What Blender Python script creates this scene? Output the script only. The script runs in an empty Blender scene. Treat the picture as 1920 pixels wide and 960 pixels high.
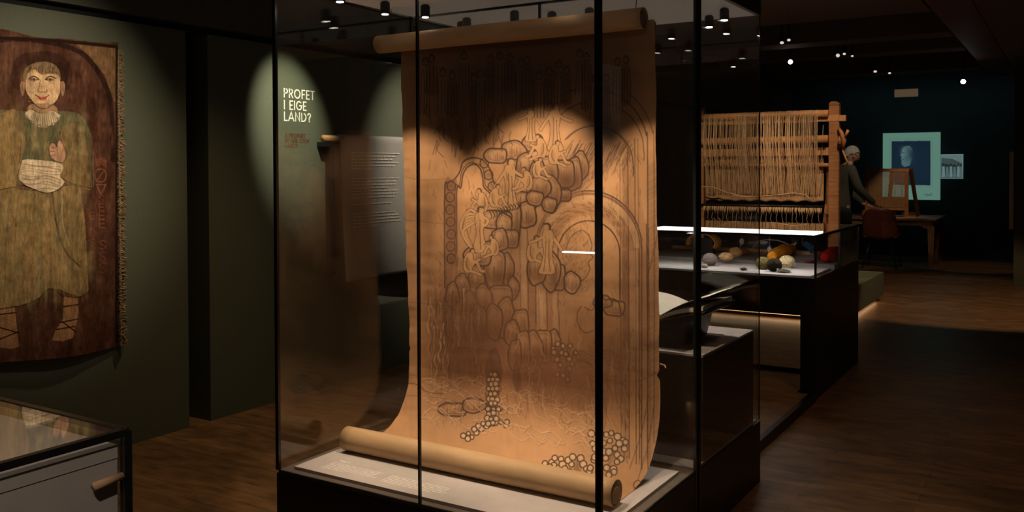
import bpy, bmesh, math, random
import numpy as np
from mathutils import Vector, Matrix

random.seed(7)
rng = np.random.default_rng(11)
sc = bpy.context.scene
COL = sc.collection

# ------------------------------------------------------------------ camera
F = 1685.8; CX = 960.0; CY = 349.7; H = 1.42
YAW, PITCH, ROLL = 0.55709573, -0.01843666, -0.00355115
fw = Vector((-math.sin(YAW)*math.cos(PITCH), math.cos(YAW)*math.cos(PITCH), math.sin(PITCH)))
rt = Vector((math.cos(YAW), math.sin(YAW), 0)); up = rt.cross(fw)
rt, up = rt*math.cos(ROLL)+up*math.sin(ROLL), -rt*math.sin(ROLL)+up*math.cos(ROLL)
cam_data = bpy.data.cameras.new('camera'); cam = bpy.data.objects.new('camera', cam_data)
COL.objects.link(cam); sc.camera = cam
m = Matrix((rt, up, -fw)).transposed().to_4x4(); m.translation = (0, 0, H)
cam.matrix_world = m
cam_data.sensor_width = 36; cam_data.lens = F/1920*36
cam_data.shift_x = 0; cam_data.shift_y = -(480-CY)/1920
cam_data.clip_start = 0.05

# ------------------------------------------------------------------ world, exposure
w = bpy.data.worlds.new('world'); sc.world = w; w.use_nodes = True
w.node_tree.nodes['Background'].inputs[0].default_value = (1.0, 0.86, 0.68, 1)
w.node_tree.nodes['Background'].inputs[1].default_value = 0.022
sc.view_settings.view_transform = 'Standard'; sc.view_settings.look = 'None'
sc.view_settings.exposure = 0; sc.view_settings.gamma = 1
sc.cycles.transparent_max_bounces = 64
sc.cycles.max_bounces = 8

def spot(loc, aim, power, angle, color=(1, .78, .55), blend=.5, size=.02, name='spot'):
    d = bpy.data.lights.new(name, 'SPOT'); d.energy = power; d.color = color
    d.spot_size = math.radians(angle); d.spot_blend = blend; d.shadow_soft_size = size
    o = bpy.data.objects.new(name, d); COL.objects.link(o); o.location = loc
    o.rotation_euler = (Vector(aim)-Vector(loc)).to_track_quat('-Z', 'Y').to_euler()
    return o
def area(loc, aim, power, sx, sy, color=(1, .8, .6), name='area'):
    d = bpy.data.lights.new(name, 'AREA'); d.energy = power; d.color = color; d.shape = 'RECTANGLE'; d.size = sx; d.size_y = sy
    o = bpy.data.objects.new(name, d); COL.objects.link(o); o.location = loc
    o.rotation_euler = (Vector(aim)-Vector(loc)).to_track_quat('-Z', 'Y').to_euler()
    return o
WARM = (1, .74, .48); NEU = (1, .86, .68)
# gallery ceiling lamps and added fill lamps (outside the frame unless a ceiling_spotlight is built for them below)
spot((-2.2, 2.3, 2.80), (-4.1, 2.42, 1.60), 200, 42, (1, .82, .60), 1.0, .03)        # woven figure
spot((-3.25, 3.75, 2.80), (-4.14, 4.02, 1.72), 210, 29, (1, .93, .68), .85, .02)     # wall title
spot((-2.95, 5.0, 2.80), (-4.12, 5.30, 1.50), 175, 44, (1, .86, .68), .9, .02)        # banner
spot((-3.4, 7.3, 2.80), (-2.9, 9.35, 1.20), 150, 44, (1, .69, .43), .7, .03)         # loom
spot((-1.6, 8.3, 2.80), (-2.3, 9.4, 1.3), 60, 50, (1, .69, .43), .8, .03)
spot((-0.4, 9.5, 2.75), (-0.9, 10.5, 0), 110, 70, (1, .66, .36), .25, .03)             # floor pool
spot((-1.3, 13.0, 2.80), (-1.15, 14.4, 0), 26, 30, (1, .66, .36), .3, .03)
spot((-1.4, 13.2, 2.80), (-2.25, 14.4, .8), 60, 26, (1, .62, .34), .6, .03)          # desk
spot((-3.2, 3.2, 2.80), (-3.3, 3.1, 0), 60, 90, (1, .68, .38), .9, .05)             # floor left of the case
spot((-0.6, 4.6, 2.80), (-0.9, 5.0, 0), 24, 95, (1, .60, .32), .9, .05)

spot((-1.7, 11.2, 2.80), (-2.50, 12.5, 1.4), 55, 34, NEU, .8, .03)                  # unseen lamp added to brighten the man by the table
spot((-1.9, 11.8, 2.80), (-2.35, 13.7, .6), 16, 30, WARM, .8, .03)                  # unseen lamp added to brighten the chair

# ------------------------------------------------------------------ materials
def mat(name, color, rough=.6, metal=0, spec=.5, noise=None, bump=None, emit=None, attr=False):
    """noise=(scale, amount, stretch) colour variation, bump=(scale, strength)"""
    M = bpy.data.materials.new(name); M.use_nodes = True; nt = M.node_tree; N = nt.nodes; L = nt.links
    b = N['Principled BSDF']; b.inputs['Roughness'].default_value = rough; b.inputs['Metallic'].default_value = metal
    b.inputs['Specular IOR Level'].default_value = spec
    b.inputs['Base Color'].default_value = (*color, 1)
    src = None
    if attr:
        a = N.new('ShaderNodeAttribute'); a.attribute_name = 'paint'; src = a.outputs['Color']
        L.new(src, b.inputs['Base Color'])
    if noise or bump:
        tc = N.new('ShaderNodeTexCoord')
    if noise:
        mp = N.new('ShaderNodeMapping'); mp.inputs['Scale'].default_value = noise[2] if len(noise) > 2 else (1, 1, 1)
        L.new(tc.outputs['Object'], mp.inputs[0])
        n = N.new('ShaderNodeTexNoise'); n.inputs['Scale'].default_value = noise[0]; n.inputs['Detail'].default_value = 6
        L.new(mp.outputs[0], n.inputs['Vector'])
        r = N.new('ShaderNodeMapRange'); r.inputs['From Min'].default_value = .3; r.inputs['From Max'].default_value = .7
        r.inputs['To Min'].default_value = 1-noise[1]; r.inputs['To Max'].default_value = 1+noise[1]
        L.new(n.outputs['Fac'], r.inputs['Value'])
        v = N.new('ShaderNodeVectorMath'); v.operation = 'SCALE'
        if src: L.new(src, v.inputs[0])
        else: v.inputs[0].default_value = color
        L.new(r.outputs[0], v.inputs['Scale']); L.new(v.outputs[0], b.inputs['Base Color'])
    if bump:
        n2 = N.new('ShaderNodeTexNoise'); n2.inputs['Scale'].default_value = bump[0]; n2.inputs['Detail'].default_value = 4
        L.new(tc.outputs['Object'], n2.inputs['Vector'])
        bp = N.new('ShaderNodeBump'); bp.inputs['Strength'].default_value = bump[1]; bp.inputs['Distance'].default_value = .01
        L.new(n2.outputs['Fac'], bp.inputs['Height']); L.new(bp.outputs[0], b.inputs['Normal'])
    if emit:
        b.inputs['Emission Color'].default_value = (*emit[0], 1); b.inputs['Emission Strength'].default_value = emit[1]
    return M

def glass_mat(name, tint=(.975, .98, .975), f0=.04):
    M = bpy.data.materials.new(name); M.use_nodes = True; nt = M.node_tree; N = nt.nodes; L = nt.links
    N.remove(N['Principled BSDF'])
    lw = N.new('ShaderNodeLayerWeight'); lw.inputs['Blend'].default_value = .5
    pw = N.new('ShaderNodeMath'); pw.operation = 'POWER'; pw.inputs[1].default_value = 5
    ma = N.new('ShaderNodeMath'); ma.operation = 'MULTIPLY_ADD'; ma.inputs[1].default_value = 1-f0; ma.inputs[2].default_value = f0
    L.new(lw.outputs['Facing'], pw.inputs[0]); L.new(pw.outputs[0], ma.inputs[0])
    t = N.new('ShaderNodeBsdfTransparent'); t.inputs[0].default_value = (*tint, 1)
    g = N.new('ShaderNodeBsdfGlossy'); g.inputs['Roughness'].default_value = 0; g.inputs[0].default_value = (1, 1, 1, 1)
    mx = N.new('ShaderNodeMixShader'); L.new(ma.outputs[0], mx.inputs[0]); L.new(t.outputs[0], mx.inputs[1]); L.new(g.outputs[0], mx.inputs[2])
    L.new(mx.outputs[0], N['Material Output'].inputs[0])
    return M

def plank_mat(name, col, rough=.42):
    M = bpy.data.materials.new(name); M.use_nodes = True; nt = M.node_tree; N = nt.nodes; L = nt.links
    b = N['Principled BSDF']; b.inputs['Roughness'].default_value = rough; b.inputs['Specular IOR Level'].default_value = .35
    tc = N.new('ShaderNodeTexCoord')
    br = N.new('ShaderNodeTexBrick'); br.inputs['Scale'].default_value = 1; br.inputs['Brick Width'].default_value = .9; br.inputs['Row Height'].default_value = .09
    br.inputs['Mortar Size'].default_value = .0015; br.inputs['Color1'].default_value = (*[c*1.15 for c in col], 1); br.inputs['Color2'].default_value = (*[c*.8 for c in col], 1)
    br.inputs['Mortar'].default_value = (*[c*.35 for c in col], 1)
    mp = N.new('ShaderNodeMapping'); L.new(tc.outputs['Object'], mp.inputs[0]); L.new(mp.outputs[0], br.inputs['Vector'])
    n = N.new('ShaderNodeTexNoise'); n.inputs['Scale'].default_value = 7; n.inputs['Detail'].default_value = 8
    mp2 = N.new('ShaderNodeMapping'); mp2.inputs['Scale'].default_value = (1, 3, 1); L.new(tc.outputs['Object'], mp2.inputs[0]); L.new(mp2.outputs[0], n.inputs['Vector'])
    r = N.new('ShaderNodeMapRange'); r.inputs['From Min'].default_value = .3; r.inputs['From Max'].default_value = .7; r.inputs['To Min'].default_value = .6; r.inputs['To Max'].default_value = 1.35
    L.new(n.outputs['Fac'], r.inputs['Value'])
    v = N.new('ShaderNodeVectorMath'); v.operation = 'SCALE'; L.new(br.outputs['Color'], v.inputs[0]); L.new(r.outputs[0], v.inputs['Scale'])
    L.new(v.outputs[0], b.inputs['Base Color'])
    bp = N.new('ShaderNodeBump'); bp.inputs['Strength'].default_value = .15; L.new(n.outputs['Fac'], bp.inputs['Height']); L.new(bp.outputs[0], b.inputs['Normal'])
    return M

M_floor = plank_mat('oak floor', (.17, .092, .04))
M_green = mat('green wall paint', (.082, .092, .060), .8, noise=(60, .05), bump=(150, .05))
M_upper = mat('dark upper wall', (.07, .068, .05), .85, noise=(20, .1))
M_black = mat('black lacquer', (.006, .0055, .005), .35, spec=.4)
M_blackwood = mat('black stained panel', (.012, .010, .009), .45, noise=(12, .2), spec=.4)
M_void = mat('shadow gap black', (.004, .004, .004), .9)
M_ceil = mat('dark ceiling', (.02, .018, .016), .9, noise=(10, .15))
M_ceilbrown = mat('brown acoustic ceiling', (.20, .13, .095), .9, noise=(90, .25), bump=(120, .2))
M_beam = mat('dark brown beam', (.17, .11, .08), .85, noise=(30, .15))
M_red = mat('red painted steel', (.16, .016, .012), .6, noise=(8, .1))
M_backwall = mat('blue black wall', (.035, .052, .058), .85, noise=(5, .1))
M_glass = glass_mat('case glass')
M_edge = mat('glass edge', (.03, .035, .03), .15)
M_seal = mat('black seal', (.008, .008, .008), .3)
M_panelgrey = mat('pale light panel', (.80, .74, .68), .7, emit=((1, .88, .76), .035))  # faint added glow stands in for light bounced up to the panel
M_deck = mat('warm grey deck board', (.46, .42, .42), .7, noise=(14, .05))
M_rim = mat('brown grey rim', (.10, .078, .066), .6)
M_lens = mat('lamp lens', (1, 1, 1), .3, emit=((1, .93, .85), 40))
M_lensroom = mat('room lamp lens', (1, 1, 1), .3, emit=((1, .93, .85), 14))
M_lensside = mat('room lamp side lit', (1, 1, 1), .3, emit=((1, .88, .75), .7))
M_lensdim = mat('side lit lamp mouth', (1, 1, 1), .3, emit=((1, .88, .75), 9))
M_led = mat('led strip', (1, 1, 1), .3, emit=((1, .93, .86), 3.0))
M_print = mat('pale print', (.72, .69, .64), .8)
M_paperroll = mat('rolled tan paper', (.50, .32, .17), .62, noise=(5, .12, (1, 4, 4)), bump=(14, .12))
M_core = mat('cardboard core', (.28, .16, .09), .8)
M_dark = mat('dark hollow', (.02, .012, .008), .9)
M_scroll = mat('drawn tan paper', (1, 1, 1), .72, spec=.2, attr=True, bump=(9, .18))
M_weave = mat('woven wool', (1, 1, 1), .95, spec=.05, attr=True, bump=(260, .5))
M_fringe = mat('raw wool fringe', (.22, .155, .09), .95, noise=(60, .4), spec=.05)
M_banner = mat('grey banner cloth', (.30, .275, .25), .85, noise=(30, .04))
M_steel = mat('dark steel', (.03, .03, .03), .4, metal=.6)
M_pine = mat('warm pine', (.36, .165, .065), .55, noise=(6, .25, (1, 1, 8)))
M_pineh = mat('warm pine lengthwise', (.50, .25, .10), .55, noise=(6, .2, (8, 1, 1)))
M_warp = mat('linen warp', (.53, .37, .22), .9, noise=(40, .2))
M_cloth = mat('unfinished woven cloth', (.46, .29, .155), .95, noise=(9, .18), bump=(90, .4))
M_white = mat('whitewashed plaster', (.6, .58, .55), .8)

# ------------------------------------------------------------------ mesh helpers
class G:
    def __init__(s): s.v = []; s.f = []
    def box(s, x0, x1, y0, y1, z0, z1, R=None, o=None):
        b = len(s.v)
        P = [(x, y, z) for z in (z0, z1) for y in (y0, y1) for x in (x0, x1)]
        if R is not None: P = [tuple(R @ Vector(p) + Vector(o or (0, 0, 0))) for p in P]
        s.v += P
        s.f += [(b, b+2, b+3, b+1), (b+4, b+5, b+7, b+6), (b, b+1, b+5, b+4), (b+2, b+6, b+7, b+3), (b, b+4, b+6, b+2), (b+1, b+3, b+7, b+5)]
        return s
    def bar(s, p0, p1, wd, ht=None, upv=(0, 0, 1)):
        p0 = Vector(p0); p1 = Vector(p1); ht = ht or wd; d = (p1-p0); L = d.length; d.normalize()
        u = Vector(upv)
        if abs(d.dot(u)) > .95: u = Vector((0, 1, 0))
        a = d.cross(u).normalized(); c = a.cross(d)
        R = Matrix((d, a, c)).transposed()
        return s.box(0, L, -wd/2, wd/2, -ht/2, ht/2, R, p0)
    def tube(s, pts, r, n=8, cap=True):
        pts = [Vector(p) for p in pts]; k = len(pts)
        rr = r if isinstance(r, (list, tuple)) else [r]*k
        b = len(s.v); ref = None
        for i, p in enumerate(pts):
            d = (pts[min(i+1, k-1)]-pts[max(i-1, 0)]).normalized()
            if ref is None:
                ref = Vector((0, 0, 1)) if abs(d.z) < .9 else Vector((1, 0, 0))
            a = d.cross(ref).normalized(); c = a.cross(d).normalized(); ref = c
            for j in range(n):
                t = 2*math.pi*j/n
                s.v.append(tuple(p+(a*math.cos(t)+c*math.sin(t))*rr[i]))
        for i in range(k-1):
            for j in range(n):
                s.f.append((b+i*n+j, b+i*n+(j+1) % n, b+(i+1)*n+(j+1) % n, b+(i+1)*n+j))
        if cap:
            s.f.append(tuple(b+j for j in range(n))[::-1]); s.f.append(tuple(b+(k-1)*n+j for j in range(n)))
        return s
    def lathe(s, c, prof, n=16, axis='Z'):
        c = Vector(c); b = len(s.v)
        for (r, z) in prof:
            for j in range(n):
                t = 2*math.pi*j/n; a, q = r*math.cos(t), r*math.sin(t)
                p = {'Z': (a, q, z), 'X': (z, a, q), 'Y': (a, z, q)}[axis]
                s.v.append(tuple(c+Vector(p)))
        for i in range(len(prof)-1):
            for j in range(n):
                s.f.append((b+i*n+j, b+i*n+(j+1) % n, b+(i+1)*n+(j+1) % n, b+(i+1)*n+j))
        s.f.append(tuple(b+j for j in range(n))[::-1]); s.f.append(tuple(b+(len(prof)-1)*n+j for j in range(n)))
        return s
    def ball(s, c, r, n=16, m=10, jit=0, lump=0, seed=0):
        if not isinstance(r, (tuple, list)): r = (r, r, r)
        rg = random.Random(seed); ph = [rg.uniform(0, 6.28) for _ in range(6)]
        b = len(s.v); c = Vector(c)
        s.v.append(tuple(c+Vector((0, 0, r[2]))))
        for i in range(1, m):
            a = math.pi*i/m
            for j in range(n):
                t = 2*math.pi*j/n
                k = 1+lump*(math.sin(3*t+ph[0]+2*a)*.5+math.sin(5*a+ph[1]+t)*.5)+jit*rg.uniform(-1, 1)
                s.v.append(tuple(c+Vector((r[0]*math.sin(a)*math.cos(t)*k, r[1]*math.sin(a)*math.sin(t)*k, r[2]*math.cos(a)*k))))
        s.v.append(tuple(c-Vector((0, 0, r[2]))))
        for j in range(n): s.f.append((b, b+1+j, b+1+(j+1) % n))
        for i in range(m-2):
            for j in range(n):
                s.f.append((b+1+i*n+j, b+1+(i+1)*n+j, b+1+(i+1)*n+(j+1) % n, b+1+i*n+(j+1) % n))
        e = len(s.v)-1; q = b+1+(m-2)*n
        for j in range(n): s.f.append((e, q+(j+1) % n, q+j))
        return s
    def prism(s, poly, y0, y1, axis='Y'):
        """poly of 2D points extruded along axis; for 'Y' poly is (x,z), for 'X' (y,z), for 'Z' (x,y)"""
        b = len(s.v); n = len(poly)
        for y in (y0, y1):
            for (p, q) in poly:
                s.v.append({'Y': (p, y, q), 'X': (y, p, q), 'Z': (p, q, y)}[axis])
        s.f.append(tuple(range(b, b+n))); s.f.append(tuple(range(b+2*n-1, b+n-1, -1)))
        for i in range(n): s.f.append((b+i, b+n+i, b+n+(i+1) % n, b+(i+1) % n))
        return s
    def quad(s, a, b_, c, d):
        b = len(s.v); s.v += [tuple(a), tuple(b_), tuple(c), tuple(d)]; s.f.append((b, b+1, b+2, b+3)); return s
    def build(s, name, M, parent=None, smooth=False, bevel=0):
        me = bpy.data.meshes.new(name)
        V = np.array(s.v, dtype=float)
        o = bpy.data.objects.new(name, me)
        if parent is not None: off = np.array(world_loc(parent))
        else:
            off = np.array([(V[:, 0].min()+V[:, 0].max())/2, (V[:, 1].min()+V[:, 1].max())/2, V[:, 2].min()])
            o.location = off
        V = V-off
        if parent is not None and parent.type == 'MESH': pass
        me.from_pydata(V.tolist(), [], s.f); me.materials.append(M)
        bm = bmesh.new(); bm.from_mesh(me); bmesh.ops.recalc_face_normals(bm, faces=bm.faces); bm.to_mesh(me); bm.free()
        if smooth:
            for p in me.polygons: p.use_smooth = True
        if parent is not None: o.parent = parent
        COL.objects.link(o)
        if bevel:
            md = o.modifiers.new('bevel', 'BEVEL'); md.width = bevel; md.segments = 2; md.limit_method = 'ANGLE'
        return o

def world_loc(o):
    p = Vector(o.location)
    while o.parent: o = o.parent; p = p+Vector(o.location)
    return p
def tag(o, label=None, cat=None, group=None, kind=None):
    if label: o['label'] = label
    if cat: o['category'] = cat
    if group: o['group'] = group
    if kind: o['kind'] = kind
    return o
def thing(name, label, cat, loc=(0, 0, 0), group=None):
    o = bpy.data.objects.new(name, None); o.empty_display_size = .1; COL.objects.link(o); o.location = loc
    return tag(o, label, cat, group)
def B(*a): return G().box(*a)

# pixel of the photograph -> point on the plane axis = value
def ray(x, y): return fw + rt*((x-CX)/F) - up*((y-CY)/F)
def on(ax, v, x, y):
    d = ray(x, y); i = 'XYZ'.index(ax); C = Vector((0, 0, H)); return C + d*((v-C[i])/d[i])

# ------------------------------------------------------------------ painting on a grid mesh (flat print, drawing, weaving)
def cr(pts, k=8, closed=False):
    P = np.array(pts, float)
    if len(P) < 3: return P
    if closed: Q = np.vstack([P[-1], P, P[0], P[1]])
    else: Q = np.vstack([2*P[0]-P[1], P, 2*P[-1]-P[-2]])
    out = []
    for i in range(1, len(Q)-2):
        a, b, c, d = Q[i-1:i+3]
        for t in np.linspace(0, 1, k, endpoint=False):
            out.append(.5*((2*b)+(c-a)*t+(2*a-5*b+4*c-d)*t*t+(3*b-a-3*c+d)*t**3))
    out.append(Q[-2]); return np.array(out)
def vnoise(h, w_, cells, seed, octv=3, sx=1.0):
    rg = np.random.default_rng(seed); out = np.zeros((h, w_)); amp = 1; tot = 0
    for o in range(octv):
        cy = max(2, int(cells*2**o*h/max(h, w_)))+2; cx = max(2, int(cells*sx*2**o*w_/max(h, w_)))+2
        g = rg.random((cy, cx)); yy = np.linspace(0, cy-1.001, h); xx = np.linspace(0, cx-1.001, w_)
        y0 = yy.astype(int); x0 = xx.astype(int); fy = (yy-y0)[:, None]; fx = (xx-x0)[None]
        fy = fy*fy*(3-2*fy); fx = fx*fx*(3-2*fx)
        A = g[np.ix_(y0, x0)]; Bq = g[np.ix_(y0, np.minimum(x0+1, cx-1))]; Cq = g[np.ix_(np.minimum(y0+1, cy-1), x0)]; D = g[np.ix_(np.minimum(y0+1, cy-1), np.minimum(x0+1, cx-1))]
        out += amp*((A*(1-fx)+Bq*fx)*(1-fy)+(Cq*(1-fx)+D*fx)*fy); tot += amp; amp *= .5
    return out/tot
class Canvas:
    def __init__(s, x0, y0, x1, y1, k, color):
        s.x0, s.y0, s.k = x0, y0, k; s.w = int((x1-x0)*k); s.h = int((y1-y0)*k)
        s.a = np.ones((s.h, s.w, 3))*np.array(color)
    def px(s, P): return (np.array(P, float)-[s.x0, s.y0])*s.k
    def _win(s, P, r):
        lo = np.floor(P.min(0)-r).astype(int); hi = np.ceil(P.max(0)+r).astype(int)+1
        lo = np.maximum(lo, 0); hi = np.minimum(hi, [s.w, s.h])
        return (lo, hi) if (hi > lo).all() else None
    def _mix(s, lo, hi, al, color):
        A = s.a[lo[1]:hi[1], lo[0]:hi[0]]; A += (np.array(color)-A)*al[..., None]
    gain = (1, 1)
    def stroke(s, pts, width, color, alpha=1, smooth=True, closed=False, raw=False):
        if not raw: width *= s.gain[0]; alpha = min(1, alpha*s.gain[1])
        P = s.px(cr(pts, 6, closed) if smooth else pts)
        if closed: P = np.vstack([P, P[:1]])
        r = max(width*s.k/2, .35)
        wn = s._win(P, r+1.5)
        if wn is None: return
        lo, hi = wn
        D = np.full((hi[1]-lo[1], hi[0]-lo[0]), 1e9)
        for a, b in zip(P[:-1], P[1:]):
            w2 = s._win(np.array([a, b]), r+1.5)
            if w2 is None: continue
            l, h = w2; yy, xx = np.mgrid[l[1]:h[1], l[0]:h[0]]
            d = b-a; L2 = (d**2).sum()+1e-9
            t = np.clip(((xx-a[0])*d[0]+(yy-a[1])*d[1])/L2, 0, 1)
            q = np.hypot(xx-a[0]-t*d[0], yy-a[1]-t*d[1])
            S = D[l[1]-lo[1]:h[1]-lo[1], l[0]-lo[0]:h[0]-lo[0]]; np.minimum(S, q, out=S)
        s._mix(lo, hi, np.clip(r+.5-D, 0, 1)*alpha, color)
    def poly(s, pts, color, alpha=1, smooth=True, tex=None):
        P = s.px(cr(pts, 6, True) if smooth else pts); wn = s._win(P, 2)
        if wn is None: return
        lo, hi = wn; yy, xx = np.mgrid[lo[1]:hi[1], lo[0]:hi[0]]; ins = np.zeros(yy.shape, bool)
        j = len(P)-1
        for i in range(len(P)):
            (xi, yi), (xj, yj) = P[i], P[j]
            if yi != yj:
                c = ((yi > yy) != (yj > yy)) & (xx < (xj-xi)*(yy-yi)/(yj-yi)+xi); ins ^= c
            j = i
        al = ins.astype(float)*alpha
        if tex is not None: al = al*tex[lo[1]:hi[1], lo[0]:hi[0]]
        s._mix(lo, hi, al, color)
    def soft(s, cx, cy, rx, ry, color, alpha, ang=0, power=2):
        c = s.px([[cx, cy]])[0]; R = max(rx, ry)*s.k*1.6; wn = s._win(np.array([c, c]), R)
        if wn is None: return
        lo, hi = wn; yy, xx = np.mgrid[lo[1]:hi[1], lo[0]:hi[0]]; dx = (xx-c[0])/s.k; dy = (yy-c[1])/s.k
        ca, sa = math.cos(ang), math.sin(ang); u = (dx*ca+dy*sa)/rx; v = (-dx*sa+dy*ca)/ry
        s._mix(lo, hi, np.exp(-(u*u+v*v)**(power/2))*alpha, color)
    def sample(s, X, Y):
        u = np.clip((X-s.x0)*s.k, 0, s.w-1.001); v = np.clip((Y-s.y0)*s.k, 0, s.h-1.001)
        i = u.astype(int); j = v.astype(int); fu = (u-i)[..., None]; fv = (v-j)[..., None]; A = s.a
        i1 = np.minimum(i+1, s.w-1); j1 = np.minimum(j+1, s.h-1)
        return (A[j, i]*(1-fu)+A[j, i1]*fu)*(1-fv)+(A[j1, i]*(1-fu)+A[j1, i1]*fu)*fv
FW, RT, UP = np.array(fw), np.array(rt), np.array(up)
def project(P):
    Q = P-np.array([0, 0, H]); d = Q@FW
    return CX+F*(Q@RT)/d, CY-F*(Q@UP)/d
def painted_sheet(name, P, colors, M, parent=None, smooth=True, origin=None):
    """P: (rows, cols, 3) world points, colors: (rows, cols, 3)"""
    h, w_ = P.shape[:2]; off = np.array(world_loc(parent)) if parent is not None else P.reshape(-1, 3).mean(0)
    if parent is None: off[2] = P[..., 2].min()
    me = bpy.data.meshes.new(name); n = h*w_
    me.vertices.add(n); me.vertices.foreach_set('co', (P.reshape(-1, 3)-off).astype(np.float32).ravel())
    idx = np.arange(n).reshape(h, w_); q = np.stack([idx[:-1, :-1], idx[1:, :-1], idx[1:, 1:], idx[:-1, 1:]], -1).reshape(-1, 4)
    me.loops.add(q.size); me.loops.foreach_set('vertex_index', q.ravel().astype(np.int32))
    me.polygons.add(len(q)); me.polygons.foreach_set('loop_start', (np.arange(len(q))*4).astype(np.int32))
    me.update(calc_edges=True); me.validate()
    at = me.color_attributes.new('paint', 'FLOAT_COLOR', 'POINT')
    C = np.ones((n, 4), np.float32); C[:, :3] = np.clip(colors.reshape(-1, 3), 0, 1); at.data.foreach_set('color', C.ravel())
    me.materials.append(M)
    if smooth: me.polygons.foreach_set('use_smooth', np.ones(len(q), bool))
    o = bpy.data.objects.new(name, me); COL.objects.link(o)
    if parent is not None: o.parent = parent
    else: o.location = off
    return o

# ------------------------------------------------------------------ setting
def struct(o, label=None):
    o['kind'] = 'structure'
    if label: o['label'] = label
    return o
struct(B(-7, 5, -4, 17, -.1, 0).build('floor', M_floor), 'dark oak floor of the gallery')
WX = -4.14
struct(B(WX-.3, WX, -4, 3.258, 0, 2.19).build('wall_left', M_green), 'grey green exhibition wall panel behind the woven figure')
struct(B(WX-.3, WX, 3.405, 8.6, 0, 2.19).build('wall_left', M_green), 'grey green exhibition wall panel carrying the title text and banner')
struct(B(WX-.6, WX-.45, 2.6, 4.2, 0, 2.3).build('wall_left', M_void), 'black recess between the two green wall panels')
struct(B(WX-.3, WX-.05, -4, 17, 2.19, 2.235).build('trim_1', M_void), 'shadow gap above the green wall panels')
struct(B(WX-.3, WX, -4, 17, 2.235, 2.96).build('wall_left', M_upper), 'dark upper wall above the shadow gap')
struct(B(WX-.3, WX, 8.6, 17, 0, 2.19).build('wall_left', M_backwall), 'dark far stretch of the left wall')
struct(B(-7, 5, 15.85, 16.1, 0, 3.6).build('wall_back', M_backwall), 'blue black wall at the far end')
struct(B(-.595, 3, 12.45, 12.8, 0, 2.66).build('wall_right', M_upper), 'dark wall end at the right edge')
struct(B(-.645, -.60, 12.435, 12.45, .68, 1.62).build('trim_2', mat('pale metal edge', (.45, .45, .36), .4)), 'pale metal edge strip on the dark wall end')
struct(B(-7, 5, -4, 17, 3.55, 3.65).build('ceiling', M_ceil), 'black gallery ceiling')
struct(B(WX, -1.10, 3.6, 8.99, 2.85, 3.5).build('ceiling_beam', M_beam), 'near dropped ceiling field')
struct(B(WX, -1.10, 10.45, 10.85, 2.85, 3.5).build('ceiling_beam', M_beam), 'first dark cross beam')
struct(B(WX, -1.10, 11.85, 12.22, 2.85, 3.5).build('ceiling_beam', M_beam), 'second dark cross beam')
struct(B(WX, -1.10, 14.3, 14.75, 2.85, 3.5).build('ceiling_beam', M_beam), 'third dark cross beam')
struct(B(-1.08, -.74, 2.0, 15.85, 2.85, 3.5).build('ceiling_beam', M_red), 'dark red painted steel beam running down the room')
struct(B(-.74, 3, 2.0, 15.85, 2.86, 3.0).build('ceiling', M_ceilbrown), 'brown textured ceiling field right of the red beam')
# low platform with black edge joining the cases to the wool table
pl = thing('low_platform', 'low floor platform with black edge between the book case and the wool table', 'platform', (-1.95, 4.9, 0))
g = G(); g.box(-2.6, -1.345, 4.20, 5.60, 0, .045); g.box(-2.6, -1.43, 5.60, 6.16, 0, .045); g.build('platform_top', M_floor, pl)
B(-1.345, -1.315, 4.06, 5.60, 0, .06).build('edge_rail', M_black, pl)
B(-2.6, -1.43, 6.16, 6.23, 0, .07).build('cross_rail', M_black, pl)

# ------------------------------------------------------------------ big glass cases
ZP, ZT = .284, 2.112
def mini_spot(x, y, parent, lit):
    s = G().lathe((x, y, ZT-.052), [(.019, 0), (.020, .004), (.020, .045), (.012, .052)], 14).build('spotlight', M_steel, parent, True)
    G().lathe((x, y, ZT-.0545), [(.001, 0), (.014, .0), (.014, .003), (.001, .003)], 12).build('lens', M_lens if lit else M_lensdim, s)
    return s
def strip(x, y, z0, z1, wx, wy, name, M, par): return B(x-wx/2, x+wx/2, y-wy/2, y+wy/2, z0, z1).build(name, M, par)
X0, X1 = -2.56, -1.195
# front case
c1 = thing('display_case', 'tall glass display case with black plinth holding the unrolled drawing scroll', 'display case', (-1.88, 2.83, 0))
B(X0, X1, 2.41, 3.24, 0, ZP-.012).build('plinth', M_black, c1)
B(X0+.005, X1-.005, 2.415, 3.24, ZP-.012, ZP).build('rim', M_rim, c1)
B(-2.504, -1.235, 2.446, 3.15, ZP, ZP+.012).build('deck_board', M_deck, c1)
XM = (X0+X1)/2
for a, b in ((X0+.004, XM-.002), (XM+.002, X1-.004)):
    B(a, b, 2.41, 2.418, ZP, ZT).build('glass_pane', M_glass, c1)
    B(a, b, 3.232, 3.240, ZP, ZT).build('glass_pane', M_glass, c1)
B(X0, X0+.008, 2.42, 3.238, ZP, ZT).build('glass_pane', M_glass, c1)
B(X1-.008, X1, 2.42, 3.238, ZP, ZT).build('glass_pane', M_glass, c1)
strip(X0+.005, 2.414, ZP, ZT, .016, .012, 'corner_seal', M_seal, c1)
strip(X1-.004, 2.414, 0.0, ZT, .020, .014, 'corner_seal', M_seal, c1)
strip(XM, 2.414, ZP, ZT, .007, .011, 'seam_seal', M_seal, c1)
strip(X0+.006, 3.236, ZP, ZT, .010, .010, 'corner_seal', M_seal, c1)
strip(X1-.004, 3.225, 0.0, ZT, .010, .014, 'corner_seal', M_edge, c1)
strip(XM, 3.236, ZP, ZT, .008, .011, 'seam_seal', M_seal, c1)
B(X0+.03, X1-.03, 2.44, 3.215, ZT, ZT+.01).build('bounce_glow_panel', M_panelgrey, c1)
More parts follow.
